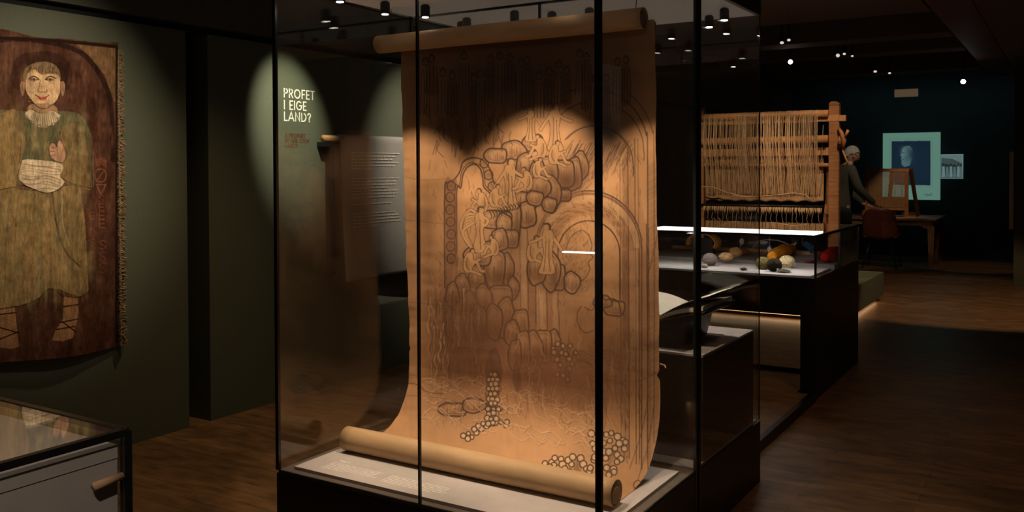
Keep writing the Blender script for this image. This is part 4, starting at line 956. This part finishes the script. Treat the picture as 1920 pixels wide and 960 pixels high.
ball_of('walnut_shell', 'small dark brown shell beside the back of the olive ball', 'shell', 1419, 491, ZR, .024, (.07, .035, .028), .05, .6, 6, strands=False)
skein('wool_skein', 'bright yellow orange twisted wool skein lying diagonally on the riser', 'wool skein', [(1447, 491), (1466, 484), (1486, 476)], (.78, .30, .02), ZR, .050, 2)
ball_of('yarn_ball', 'olive green yarn ball at the front of the wool case', 'yarn ball', 1431, 505, ZD, .060, (.13, .10, .035), .03, .9, 7)
ball_of('yarn_ball', 'blackish green yarn ball between the olive and the cream one', 'yarn ball', 1452, 509, ZD, .062, (.022, .020, .012), .03, .9, 8)
ball_of('yarn_ball', 'cream coloured yarn ball in front of the yellow skein', 'yarn ball', 1475, 503, ZD, .066, (.50, .40, .23), .03, .85, 9)
skein('wool_skein', 'bright red wool skein at the right end of the wool case', 'wool skein', [(1546, 494), (1562, 489), (1572, 482)], (.62, .022, .012), ZR, .052, 4)
ball_of('madder_roots', 'heap of dried dark red roots left of the red skein', 'roots', 1518, 493, ZR, .040, (.13, .03, .03), .35, .35, 11, strands=True)
ball_of('dyestuff_heap', 'small grey heap of dyestuff at the front edge of the case', 'dyestuff', 1394, 507, ZD, .030, (.10, .085, .06), .2, .4, 12, strands=False)
# glass dish with plant matter
p = at(1470, 511, ZD); ds = thing('glass_dish', 'clear glass dish with green brown plant matter in front of the black yarn ball', 'dish', (p.x, p.y, ZD))
G().lathe((p.x, p.y, ZD), [(.048, 0), (.052, .001), (.053, .028), (.050, .028), (.048, .004)], 20).build('dish', M_glass, ds, True)
G().ball((p.x, p.y, ZD+.008), (.040, .036, .014), 14, 8, .1, .2, 3).build('plant_matter', wool('plant matter', (.07, .06, .03)), ds, True)
# yellow hank hanging at the left
p = on('Y', 6.55, 1326, 455); hk = thing('hanging_hank', 'orange yellow wool hank draped over a support at the left end of the case', 'wool', (p.x, p.y, ZR))
g = G(); rg = random.Random(5)
for i in range(60):
    y = 6.52+rg.uniform(-.04, .04); a0 = rg.uniform(-.02, .02); rr = .115+rg.uniform(-.012, .008); c = (p.x-.02, y, .862)
    pts = [(c[0]+rr*math.cos(t), y+a0*math.sin(t*3), c[2]+.075*math.sin(t)) for t in np.linspace(-.25-rg.uniform(0, .25), math.pi+.2, 14)]
    g.tube(pts, .0065, 5, False)
g.build('strands', wool('hank yellow', (.66, .30, .05)), hk, True)
B(p.x-.10, p.x+.06, 6.50, 6.56, ZR, .90).build('support_block', M_blackwood, hk)
# small hanging grey cocoons
for (x, y, lb) in ((1391, 453, 'small grey cocoon hanging on a thread left of the wooden bow'), (1443, 468, 'pale grey cocoon hanging on a thread below the wooden bow')):
    p = on('Y', 6.35, x, y); hc = thing('hanging_cocoon', lb, 'cocoon', (p.x, p.y, p.z-.03))
    G().ball(p, (.017, .015, .024), 12, 8, .03, .1, x).build('cocoon', wool('cocoon grey', (.36, .33, .30)), hc, True); G().tube([(p.x, p.y, p.z+.02), (p.x, p.y, GT)], .0012, 5).build('thread', M_warp, hc)
    G().tube([(p.x-.006, p.y, p.z-.02), (p.x-.012, p.y, p.z-.040)], [.005, .002], 6).build('tail', wool('cocoon tail', (.36, .33, .30)), hc, True)
# wooden bow
cpt = [on('Y', 6.70, x, y) for x, y in ((1411, 474), (1413, 463), (1420, 453), (1438, 449), (1460, 451), (1478, 458), (1485, 467), (1487, 474))]
bw = thing('wool_bow', 'pale bent wooden bow standing behind the yellow skein', 'bow', (cpt[0].x+.15, 6.70, ZR))
c = [Vector((q.x, q.y, max(q.z, ZR+.004))) for q in cpt]; G().tube([Vector(tuple(np.interp(t, range(len(c)), [v[i] for v in c]) for i in range(3))) for t in np.linspace(0, len(c)-1, 40)], .0055, 8).build('bow_rod', mat('grey driftwood', (.33, .25, .19), .7), bw, True)
G().tube([(c[0].x, c[0].y, ZR+.006), (c[-1].x, c[-1].y, ZR+.006)], .0012, 5).build('bow_string', M_warp, bw)
p = on('Y', 6.72, 1516, 466); fe = thing('blue_fleece', 'tapering blue wool fleece hanging near the right end of the wool case', 'wool', (p.x, p.y, ZR))
g = G(); rg = random.Random(8)
for i in range(30):
    a = on('Y', 6.72+rg.uniform(-.02, .02), 1505+rg.uniform(-3, 4), 456+rg.uniform(-3, 3)); b = on('Y', 6.72, 1526+rg.uniform(-6, 3), 472+rg.uniform(-10, 5)); g.tube([a, (a+b)/2+Vector((0, 0, .012)), b], [.002, .007, .003], 5)
g.build('fleece', wool('fleece blue', (.05, .13, .25)), fe, True)
p2 = on('Y', 6.72, 1505, 456); G().tube([p2, (p2.x, p2.y, GT)], .0012, 5).build('thread', M_warp, fe)

# ------------------------------------------------------------------ podium and loom
po = thing('loom_podium', 'raised grey green podium under the big loom, lit from beneath', 'podium', (-2.9, 9.4, 0))
B(-3.95, -1.72, 8.50, 10.35, .055, .305).build('deck', M_green, po); B(-3.85, -1.86, 8.64, 10.22, 0, .055).build('recessed_base', M_black, po)
g = G(); g.box(-3.8, -1.80, 8.60, 8.63, .035, .054); g.box(-1.85, -1.82, 8.66, 10.2, .035, .054); g.build('under_light', mat('amber under light', (1, 1, 1), .4, emit=((1, .56, .25), 1.5)), po)
area((-2.8, 8.57, .05), (-2.8, 8.50, 0), 1.1, 2.0, .04, (1, .60, .30), 'under podium light'); area((-1.77, 9.4, .05), (-1.70, 9.4, 0), .6, 1.6, .04, (1, .60, .30), 'under podium light')
LY = 9.40; LZ = .305; LXR, LXL = -2.03, -3.435
lm = thing('standing_loom', 'large upright pine tapestry loom strung with linen warp on the podium', 'loom', (-2.8, 9.5, LZ))
for x, y in ((LXR, LY), (LXL, LY)):
    zt = 2.095
    g = G(); g.box(x-.05, x+.05, y-.04, y+.04, LZ, zt-.04); g.prism([(x-.05, zt-.04), (x+.05, zt-.04), (x+.05, zt-.02), (x+.02, zt), (x-.03, zt), (x-.05, zt-.02)], y-.04, y+.04); g.build('post', M_pine, lm, bevel=.006)
for x in (LXR, LXL): B(x-.045, x+.045, LY-.45, LY+.45, LZ, LZ+.09).build('foot', M_pine, lm)
G().tube([(LXL-.02, LY-.06, 1.975), (LXR-.05, LY-.06, 1.975)], .037, 14).build('top_roller', M_pineh, lm, True)
B(LXL-.02, LXR+.115, LY-.045, LY-.005, 1.895, 1.955).build('top_beam', M_pineh, lm, bevel=.004)
G().tube([(LXL, LY-.075, 1.718), (LXR-.05, LY-.075, 1.718)], .040, 14).build('tension_roller', M_pineh, lm, True)
B(LXL, LXR-.05, LY-.03, LY+.0, 1.555, 1.635).build('cross_beam', M_pineh, lm, bevel=.004)
G().tube([(LXL, LY-.01, 1.47), (LXR-.04, LY-.01, 1.455)], .022, 12).build('lease_rod', M_pineh, lm, True)
B(LXL, LXR-.05, LY-.09, LY-.02, .775, .86).build('breast_beam', M_pineh, lm, bevel=.004)
G().tube([(LXL, LY-.05, 1.035), (LXR-.1, LY-.05, 1.035)], .016, 10).build('dark_rod', M_blackwood, lm, True)
# cloth behind the warp with scalloped lower edge
g = G(); n, k = 22, 90
for i in range(n+1):
    for j in range(k+1):
        u = j/k; v = i/n; x = LXL+.05+(LXR-.11-LXL-.05)*u; zb = 1.075+.016*abs(math.sin(u*24)); g.v.append((x, LY+.03+.010*math.sin(u*30)*v, 1.55*(1-v)+zb*v))
for i in range(n):
    for j in range(k): a = i*(k+1)+j; g.f.append((a, a+1, a+k+2, a+k+1))
o = g.build('woven_cloth', M_cloth, lm, True); md = o.modifiers.new('t', 'SOLIDIFY'); md.thickness = .006
g = G(); rg = random.Random(4)
N_ = 118
for i in range(N_):
    x = LXL+.07+(LXR-.20-LXL)*(i+rg.uniform(-.3, .3))/N_; r_ = rg.choice((.0020, .0028, .0042))
    if rg.random() < .1: continue
    g.tube([(x, LY-.06-.037, 1.975), (x+rg.uniform(-.004, .004), LY-.12, 1.72), (x, LY-.05, 1.45), (x+rg.uniform(-.006, .006), LY-.0, 1.16)], r_, 5, False)
    g.tube([(x, LY-.06-.037, 1.975), (x, LY-.06-.026, 2.003), (x, LY-.06, 2.014), (x, LY-.02, 2.0)], r_, 5, False)
g.build('warp_threads', M_warp, lm, True)['kind'] = 'stuff'
g = G()
for i in range(95):
    x = LXL+.06+(LXR-.16-LXL)*i/95+rg.uniform(-.004, .004); z1 = rg.uniform(.93, .97)
    g.tube([(x, LY-.065, 1.022), (x+rg.uniform(-.006, .006), LY-.085, .99), (x+rg.uniform(-.008, .008), LY-.07, z1)], [.0065, .0055, .0022], 5)
    if i % 4 == 0: g.tube([(x, LY-.07, .96), (x+rg.uniform(-.01, .01), LY-.08, .90), (x+rg.uniform(-.015, .015), LY-.06, .862)], .0025, 4, False)
g.build('knotted_ends', M_warp, lm, True)['kind'] = 'stuff'
g = G(); x0 = LXL+.05
g.tube([(x0+(LXR-.2-x0)*t, LY-.125, zz) for t, zz in ((0, 1.235), (.12, 1.225), (.25, 1.17), (.4, 1.135), (.55, 1.13), (.7, 1.15), (.85, 1.175), (.95, 1.16), (1, 1.11))], .007, 6, False)
g.tube([(x0+(LXR-.2-x0)*t, LY-.135, zz) for t, zz in ((.30, 1.142), (.45, 1.125), (.6, 1.14), (.75, 1.158))], .006, 6, False)
g.build('loose_cord', M_warp, lm, True)
for t, dz in ((.10, .10), (.14, .12)): G().bar((x0+1.4*t, LY-.12, .90), (x0+1.4*t+.09, LY-.12, .90-dz+.16*0), .008, .004).build('needle', M_warp, lm)
G().prism([(-2.17, .78), (-2.06, .78), (-2.06, 1.10), (-2.10, 1.45), (-2.12, 1.45), (-2.13, 1.10)], LY+.06, LY+.09).build('side_board', M_pine, lm)
# ratchet, peg and hanging tools at the right post
G().lathe((LXR+.055, LY-.05, 1.70), [(.05, 0), (.062, .004), (.062, .026), (.05, .03)], 12, 'X').build('ratchet_wheel', M_pine, lm)
G().tube([(LXR+.05, LY-.06, 1.83), (LXR+.085, LY-.10, 1.78), (LXR+.11, LY-.10, 1.70), (LXR+.10, LY-.09, 1.60)], [.012, .020, .026, .012], 8).build('hanging_pulley', M_pine, lm, True)
G().tube([(LXR+.12, LY-.10, 1.73), (LXR+.155, LY-.12, 1.80)], [.012, .015], 8).build('peg', M_pineh, lm, True)
G().tube([(LXR+.10, LY-.10, 1.60), (LXR+.14, LY-.11, 1.50), (LXR+.15, LY-.11, 1.46)], .009, 8).build('pawl', M_pineh, lm, True)
G().tube([(LXR-.10, LY-.05, 1.86), (LXR-.115, LY-.05, 1.50)], .003, 5).build('cord', M_warp, lm)

# ------------------------------------------------------------------ desk, chair, tapestry frame
M_desk = mat('worn dark wood', (.20, .105, .05), .6, noise=(8, .25, (4, 1, 1)))
M_deskr = mat('dark red wood', (.10, .035, .022), .6, noise=(8, .2))
dk = thing('work_table', 'long worn wooden work table by the far wall', 'table', (-2.35, 14.6, 0))
B(-3.10, -1.63, 13.96, 15.22, .672, .70).build('tabletop', M_desk, dk, bevel=.004)
g = G(); g.prism([(-3.05, .672), (-1.68, .672), (-1.68, .58), (-1.78, .56), (-1.84, .60), (-2.9, .60), (-3.0, .56), (-3.05, .60)], 14.0, 14.03); g.build('apron', M_desk, dk)
B(-1.70, -1.675, 14.03, 15.18, .58, .672).build('apron', M_desk, dk); B(-3.05, -3.02, 14.03, 15.18, .58, .672).build('apron', M_desk, dk)
for x in (-1.70, -3.03):
    for y, M in ((14.04, M_desk), (14.58, M_deskr), (15.12, M_deskr)):
        g = G(); g.v += [(x-.045, y-.045, .60), (x+.045, y-.045, .60), (x+.045, y+.045, .60), (x-.045, y+.045, .60), (x-.03, y-.03, 0), (x+.03, y-.03, 0), (x+.03, y+.03, 0), (x-.03, y+.03, 0)]
        g.f += [(0, 1, 2, 3), (7, 6, 5, 4), (0, 4, 5, 1), (1, 5, 6, 2), (2, 6, 7, 3), (3, 7, 4, 0)]; g.build('leg', M, dk)
fr = thing('tapestry_frame', 'small wooden tapestry frame strung with fine warp standing on the work table', 'frame', (-2.35, 14.45, .70))
fx0, fx1, fy = -2.635, -2.08, 14.40
for x in (fx0, fx1): B(x-.025, x+.025, fy-.02, fy+.02, .70, 1.40).build('upright', M_pine, fr)
B(fx0-.03, fx1+.03, fy-.025, fy+.02, 1.375, 1.42).build('top_rail', M_pineh, fr); B(fx0, fx1, fy-.015, fy+.015, .80, .84).build('bottom_rail', M_pineh, fr)
G().bar((fx1+.05, fy+.03, 1.41), (fx1+.12, fy+.28, .71), .04, .05).build('brace', M_deskr, fr); G().bar((fx0-.02, fy+.03, 1.41), (fx0+.05, fy+.28, .71), .04, .05).build('brace', M_deskr, fr)
G().bar((fx0+.28, fy+.26, .74), (fx1+.10, fy+.26, .74), .03, .04).build('stretcher', M_deskr, fr); G().bar((fx0+.30, fy+.05, .72), (fx0+.34, fy+.05, 1.38), .05, .03).build('upright', M_deskr, fr)
g = G(); rg = random.Random(6)
for i in range(72):
    x = fx0+.03+(fx1-fx0-.06)*i/71; g.tube([(x, fy-.018, 1.38), (x+rg.uniform(-.003, .003), fy-.020, .84)], .0028, 3, False)
g.build('warp_threads', M_warp, fr)['kind'] = 'stuff'
B(fx0+.03, fx1-.03, fy-.012, fy-.008, .84, 1.0).build('begun_weaving', M_cloth, fr)
for (x, y, lb) in ((1620, 402, 'small copper coloured jar at the near left of the work table'),):
    p = on('Z', .70, x, y+3); p.y = max(p.y, 14.1); jr = G().lathe((-2.62, 14.12, .70), [(.03, 0), (.045, .01), (.05, .05), (.035, .08), (.035, .09), (.04, .10)], 16).build('jar', mat('copper jar', (.55, .18, .05), .4, metal=.5), None, True); tag(jr, lb, 'jar')
bb = G().bar((-2.05, 14.10, .712), (-1.93, 14.16, .712), .03, .02).build('wooden_bobbin', M_pineh, None); tag(bb, 'wooden bobbin lying on the table right of the tapestry frame', 'bobbin')
bb = G().bar((-2.17, 14.02, .708), (-2.02, 14.07, .708), .02, .014).build('weaving_comb', M_pineh, None); tag(bb, 'thin wooden weaving comb at the front edge of the work table', 'comb')
ch = thing('shell_chair', 'dark red brown moulded shell chair with thin steel legs, back towards us', 'chair', (-2.31, 13.68, 0))
g = G(); n, k = 20, 12
for i in range(n+1):
    v = i/n
    for j in range(k+1):
        u = j/k*2-1
        if v < .5: t = v/.5; y = 13.92-.36*t; z = .43-.03*math.sin(t*math.pi*.8)+.03*u*u; wd = .235+.01*math.sin(t*3)
        else: t = (v-.5)/.5; y = 13.56-.10*t; z = .42+.44*t; wd = .245-.05*t**3
        z2 = z+(.05*abs(u)**2*(1-v) if v < .6 else -.05*abs(u)**4*t); y2 = y+(.06*u*u if v > .45 else 0)
        g.v.append((-2.31+u*wd, y2, z2))
for i in range(n):
    for j in range(k): a = i*(k+1)+j; g.f.append((a, a+1, a+k+2, a+k+1))
o = g.build('shell', mat('oxblood plastic', (.13, .030, .018), .45), ch, True); md = o.modifiers.new('t', 'SOLIDIFY'); md.thickness = .008
for sx in (-1, 1):
    for (yt, yb) in ((13.66, 13.52), (13.86, 13.98)): G().tube([(-2.31+sx*.13, yt, .41), (-2.31+sx*.23, yb, 0)], .009, 8).build('leg', M_steel, ch, True)
G().bar((-2.44, 13.76, .40), (-2.18, 13.76, .40), .03, .015).build('under_frame', M_steel, ch)

# ------------------------------------------------------------------ projected portrait and photo print
def emis(name, k):
    M = bpy.data.materials.new(name); M.use_nodes = True; nt = M.node_tree; b = nt.nodes['Principled BSDF']
    a = nt.nodes.new('ShaderNodeAttribute'); a.attribute_name = 'paint'; nt.links.new(a.outputs['Color'], b.inputs['Emission Color']); b.inputs['Emission Strength'].default_value = k
    b.inputs['Base Color'].default_value = (.05, .06, .06, 1); b.inputs['Roughness'].default_value = .8; return M
M_proj = emis('projected light image', .72)
cp = Canvas(1650, 245, 1770, 380, 3, (.125, .265, .205))
cp.poly([(1671, 264), (1745, 263), (1745, 348), (1671, 348)], (.105, .215, .165), 1, False)
cp.poly([(1672, 265), (1744.5, 264), (1744.5, 347.5), (1672, 346)], (.006, .016, .034), 1, False)
n_ = vnoise(cp.h, cp.w, 10, 3, 3)
FC = (.085, .165, .175)
cp.poly([(1699, 274), (1706, 273), (1711, 280), (1712, 290), (1709, 300), (1706, 310), (1697, 313), (1692, 311), (1690, 306), (1691, 301), (1689, 298), (1691, 294), (1688, 292), (1691, 286), (1692, 279), (1695, 275)], FC, .95, False, tex=.4+.8*n_)
cp.soft(1694, 285, 5, 8, (.16, .27, .27), .4); cp.soft(1693, 304, 3, 5, (.14, .25, .25), .3); cp.soft(1710, 290, 6, 14, (.01, .025, .04), .95); cp.soft(1698, 295, 3, 5, (.05, .10, .12), .5); cp.soft(1704, 300, 5, 8, (.05, .10, .12), .4)
cp.stroke([(1692, 286), (1696, 286)], 1.4, (.01, .02, .03), .8, False); cp.stroke([(1691, 299), (1695, 299)], 1, (.01, .02, .03), .7, False); cp.stroke([(1708, 322), (1709, 330)], 2, FC, .6, False)
cp.stroke([(1668, 261), (1748, 260), (1748, 351), (1668, 350), (1668, 261)], .7, (.08, .15, .12), .7, False)
for pts in (((1732, 365), (1738, 364), (1742, 366), (1745, 363), (1748, 365)), ((1736, 368), (1741, 366), (1746, 367))): cp.stroke(pts, .9, (.02, .05, .05), .9)
def wallpic(name, c, px, Y, label, cat):
    tl, br = on('Y', Y, px[0], px[1]), on('Y', Y, px[2], px[3]); nr, nc = 200, 170
    xs = np.linspace(tl.x, br.x, nc)[None]; zs = np.linspace(tl.z, br.z, nr)[:, None]
    P = np.stack([xs+0*zs, Y+0*xs+0*zs, zs+0*xs], -1); U, V = project(P.reshape(-1, 3))
    return tag(painted_sheet(name, P, c.sample(U, V).reshape(nr, nc, 3), M_proj, None, False), label, cat)
wallpic('projected_portrait', cp, (1655.5, 250, 1763, 375), 15.842, 'large pale green framed projection of a dark profile portrait on the far wall', 'projection')
cq = Canvas(1760, 285, 1812, 340, 4, (.15, .25, .25))
cq.poly([(1765, 291), (1804, 291), (1804, 333), (1765, 333)], (.02, .035, .04), 1, False)
cq.poly([(1765, 291), (1804, 291), (1804, 306), (1785, 298), (1765, 296)], (.13, .20, .20), 1, False); cq.poly([(1765, 296), (1785, 299), (1804, 306), (1804, 312), (1765, 306)], (.055, .08, .075), 1, False)
for i, x in enumerate((1769, 1776, 1783, 1790, 1797, 1802)):
    cq.poly([(x-2.2, 312+i % 2), (x+2.2, 312+i % 2), (x+3.2, 332), (x-3.2, 332)], (.15, .24, .24) if i % 2 == 0 else (.09, .15, .15), 1, False); cq.soft(x, 308.5+i % 2, 1.8, 2.1, (.012, .02, .02), 1, power=4)
wallpic('photo_print', cq, (1764, 289.5, 1806, 335), 15.835, 'small black and white group photograph on the wall right of the portrait', 'photograph')  # illumination is put in as the photograph's own glow
area((-2.2, 15.5, 1.45), (-2.2, 15.84, 1.45), .25, .8, .8, (.5, .9, .85), 'projection spill')
area((-2.0, 15.2, 2.8), (-2.0, 15.85, 1.0), 1.1, 3, .1, (.5, .8, .85), 'cool wall wash')

# ------------------------------------------------------------------ hanging sign, ceiling lamps
p0, p1 = on('Y', 12.0, 1677, 168), on('Y', 12.0, 1720, 180)
sg = thing('hanging_sign_box', 'blank pale rectangular sign box hanging from the dark ceiling', 'sign', ((p0.x+p1.x)/2, 12.03, p1.z))
B(p0.x, p1.x, 12.0, 12.07, p1.z, p0.z).build('sign_box', mat('dull beige plastic', (.30, .22, .15), .7, emit=((.30, .20, .12), .25)), sg)  # faint glow added to brighten the beige box
for x in (p0.x+.04, p1.x-.04): G().tube([(x, 12.035, p0.z), (x, 12.035, 3.5 if False else 2.86)], .004, 6).build('hanger', M_steel, sg)
def lamp(px, py, Y, r, label, side=False, bright=True):
    p = on('Y', Y, px, py); d = (Vector((0, 0, H))-p).normalized()
    if side: d = (d+Vector((0, 0, -1.2))).normalized()
    else: d = (d+Vector((.0, 0, -.25))).normalized()
    o = thing('ceiling_spotlight', label, 'spotlight', tuple(p), 'ceiling spotlights')
    G().tube([p-d*.12, p-d*.02, p], [r*1.2, r*1.35, r*1.35], 12).build('lamp_head', M_steel, o, True)
    G().tube([p-d*.005, p+d*.002], [r, r], 12).build('lens', M_lensroom if bright else M_lensside, o)
    G().tube([p-d*.07, (p.x-d.x*.07, p.y-d.y*.07, 3.0 if p.z < 2.98 else p.z+.1)], .010, 6).build('stem', M_steel, o)
for (x, y, Y, r, s, b, l) in ((1697, 62, 11.2, .026, 0, 1, 'bright ceiling spotlight over the middle of the room, largest glare right of centre'), (1715, 56, 11.3, .018, 1, 0, 'faint ceiling spotlight just right of the brightest one'), (1738, 56, 11.3, .018, 1, 0, 'small ceiling spotlight right of the brightest pair'),
    (1482, 116, 11.0, .027, 0, 1, 'bright ceiling spotlight above the left half of the loom'), (1466, 80, 9.6, .020, 1, 0, 'dim ceiling spotlight up left of the one above the loom'), (1479, 75, 9.6, .018, 1, 0, 'second dim spotlight up left of the one above the loom'),
    (1571, 104, 11.2, .022, 0, 0, 'ceiling spotlight above the right loom post'), (1583, 101, 11.3, .018, 1, 0, 'middle spotlight of the trio above the right loom post'), (1598, 105, 11.4, .015, 1, 0, 'rightmost spotlight of the trio above the loom post'),
    (1641, 134, 13.2, .022, 1, 0, 'far ceiling spotlight up left of the blank sign box'), (1668, 137, 13.3, .018, 1, 0, 'far ceiling spotlight just above the blank sign box'), (1806, 153, 13.5, .032, 0, 1, 'lone bright ceiling spotlight at the right above the photograph'), (1606, 1, 9.3, .022, 0, 1, 'bright ceiling spotlight cut by the top edge of the photo')):
    lamp(x, y, Y, r, l, s, b)

# ------------------------------------------------------------------ the man beside the loom
M_skin = mat('skin', (.36, .19, .11), .6); M_card = mat('dark olive cardigan', (.052, .045, .028), .95, noise=(60, .2), bump=(120, .4)); M_trou = mat('black trousers', (.010, .009, .009), .9); M_hair = mat('grey hair', (.30, .26, .21), .85, noise=(40, .3, (1, 1, 6)))
MB_ = on('Y', 12.5, 1588, 378); bx, by = MB_.x-.06, MB_.y-.03
FD = Vector((.82, .57, 0)); SD = Vector((-.57, .82, 0))   # forward, left
def W(f, s, z): return Vector((bx, by, 0))+FD*f+SD*s+Vector((0, 0, z))
def skin(name, V, E, M, parent, root=0, sub=2):
    me = bpy.data.meshes.new(name); off = world_loc(parent)
    me.from_pydata([tuple(W(*v[:3])-off) for v in V], E, []); o = bpy.data.objects.new(name, me); COL.objects.link(o); o.parent = parent
    me.materials.append(M)
    sk = o.modifiers.new('skin', 'SKIN'); sk.use_smooth_shade = True
    for i, v in enumerate(V): r = v[3]; me.skin_vertices[0].data[i].radius = r if isinstance(r, tuple) else (r, r)
    me.skin_vertices[0].data[root].use_root = True
    o.modifiers.new('sub', 'SUBSURF').levels = sub; o.modifiers['sub'].render_levels = sub
    return o
pn = thing('person', 'grey haired person in dark olive cardigan bending over the table beside the loom', 'person', (bx, by, 0))
bodyV = [(0, 0, .92, (.095, .10)), (0, 0, 1.05, (.095, .10)), (.02, 0, 1.22, (.10, .11)), (.05, 0, 1.38, (.085, .11)), (.09, 0, 1.47, .055), (.13, 0, 1.54, .052),
         (.05, .17, 1.40, .058), (.13, .22, 1.16, .044), (.33, .18, .97, .034), (.41, .16, .925, (.018, .034)), (.05, -.17, 1.40, .058), (.12, -.22, 1.16, .044), (.33, -.17, .98, .034), (.41, -.15, .935, (.018, .034)),
         (0, .09, .86, .085), (.03, .10, .48, .058), (-.02, .10, .10, .042), (0, -.09, .86, .085), (.03, -.10, .48, .058), (-.02, -.10, .10, .042)]
bodyE = [(0, 1), (1, 2), (2, 3), (3, 4), (4, 5), (3, 6), (6, 7), (7, 8), (8, 9), (3, 10), (10, 11), (11, 12), (12, 13), (0, 14), (14, 15), (15, 16), (0, 17), (17, 18), (18, 19)]
skin('body', bodyV, bodyE, M_skin, pn)
skin('cardigan', [(-.01, 0, .86, (.14, .18)), (-.01, 0, .93, (.145, .185)), (0, 0, 1.05, (.14, .165)), (.02, 0, 1.22, (.14, .18)), (.04, 0, 1.37, (.11, .16)), (.075, 0, 1.455, .072), (.05, .175, 1.40, .078), (.13, .235, 1.16, .062), (.375, .17, .945, .040), (.05, -.175, 1.40, .078), (.12, -.235, 1.16, .062), (.375, -.16, .955, .040)],
     [(0, 1), (1, 2), (2, 3), (3, 4), (4, 5), (4, 6), (6, 7), (7, 8), (4, 9), (9, 10), (10, 11)], M_card, pn)
skin('trousers', [(0, 0, .96, (.135, .16)), (0, 0, .88, (.13, .16)), (0, .095, .78, .10), (.03, .105, .48, .078), (-.02, .105, .07, .060), (0, -.095, .78, .10), (.03, -.105, .48, .078), (-.02, -.105, .07, .060)], [(0, 1), (1, 2), (2, 3), (3, 4), (1, 5), (5, 6), (6, 7)], M_trou, pn)
for s in (.10, -.10): skin('shoe', [(-.06, s, .045, .045), (.05, s, .045, .045), (.16, s, .032, (.030, .042))], [(0, 1), (1, 2)], M_black, pn)
# head, bowed forward: built in local coordinates then tilted
hc = W(.135, 0, 1.60); tilt = math.radians(24)
def HP(f, s, z):
    f2 = f*math.cos(tilt)+z*math.sin(tilt); z2 = -f*math.sin(tilt)+z*math.cos(tilt); return hc+FD*f2+SD*s+Vector((0, 0, z2))
g = G(); n, m_ = 20, 16
for i in range(m_+1):
    a = math.pi*i/m_; z = .118*math.cos(a); base = math.sin(a)
    for j in range(n):
        t = 2*math.pi*j/n; f = math.cos(t); s = math.sin(t)
        rx = .098*base*(1 if z > -.02 else 1-.25*(-z-.02)/.1); ry = .078*base*(1 if z > 0 else 1-.35*(-z)/.118)
        ff = rx*f
        if f > .93 and -.055 < z < .012: ff += .022*(1-abs(z+.03)/.05 if abs(z+.03) < .05 else 0)     # nose
        if f > .8 and .01 < z < .04: ff += .006
        if f > .85 and z < -.085: ff += .012
        if f < -.2: ff -= .008*base
        g.v.append(tuple(HP(ff, ry*s, z)))
for i in range(m_):
    for j in range(n): g.f.append((i*n+j, i*n+(j+1) % n, (i+1)*n+(j+1) % n, (i+1)*n+j))
hd = g.build('head', M_skin, pn, True)
for s in (-1, 1): G().ball(HP(-.005, s*.078, -.012), (.016, .010, .030), 10, 8, 0, .1, 2).build('ear', M_skin, hd, True); G().ball(HP(.084, s*.030, .008), .010, 10, 8).build('eye', mat('eye', (.5, .5, .48), .3), hd, True)
G().bar(HP(.094, -.022, -.066), HP(.094, .022, -.066), .004, .006).build('mouth', mat('lips', (.22, .08, .06), .6), hd)
g = G()
for i in range(0, 11):
    a = math.pi*i/16
    for j in range(n):
        t = 2*math.pi*j/n; cut = 1
        z = .130*math.cos(a); f = .108*math.sin(a)*math.cos(t)-.010; s = .088*math.sin(a)*math.sin(t)
        if math.cos(t) > .15 and z < .055: z = .055; f *= .98
        if math.cos(t) > -.35 and z < -.0: z = 0
        g.v.append(tuple(HP(f, s, z)))
for i in range(10):
    for j in range(n): g.f.append((i*n+j, i*n+(j+1) % n, (i+1)*n+(j+1) % n, (i+1)*n+j))
g.build('hair', M_hair, hd, True)
g = G()
for s in (-1, 1): g.tube([HP(-.02, s*.082, .010), HP(.09, s*.075, .012)], .0022, 5)
g.tube([HP(.102, -.05, .010), HP(.108, 0, .014), HP(.102, .05, .010)], .003, 6); g.build('glasses', M_steel, hd)
for s in (.16, -.15):
    zz = .925 if s > 0 else .935
    for k, (ds_, ln) in enumerate(((.028, .060), (.010, .070), (-.009, .066), (-.026, .052))):
        skin('finger', [(.43, s+ds_*.8, zz, .009), (.43+ln*.6, s+ds_, zz-.008, .008), (.43+ln, s+ds_, zz-.036, .007)], [(0, 1), (1, 2)], M_skin, pn, sub=1)
    q = -1 if s > 0 else 1
    skin('thumb', [(.395, s+q*.028, zz, .011), (.43, s+q*.050, zz-.010, .010), (.46, s+q*.052, zz-.028, .008)], [(0, 1), (1, 2)], M_skin, pn, sub=1)
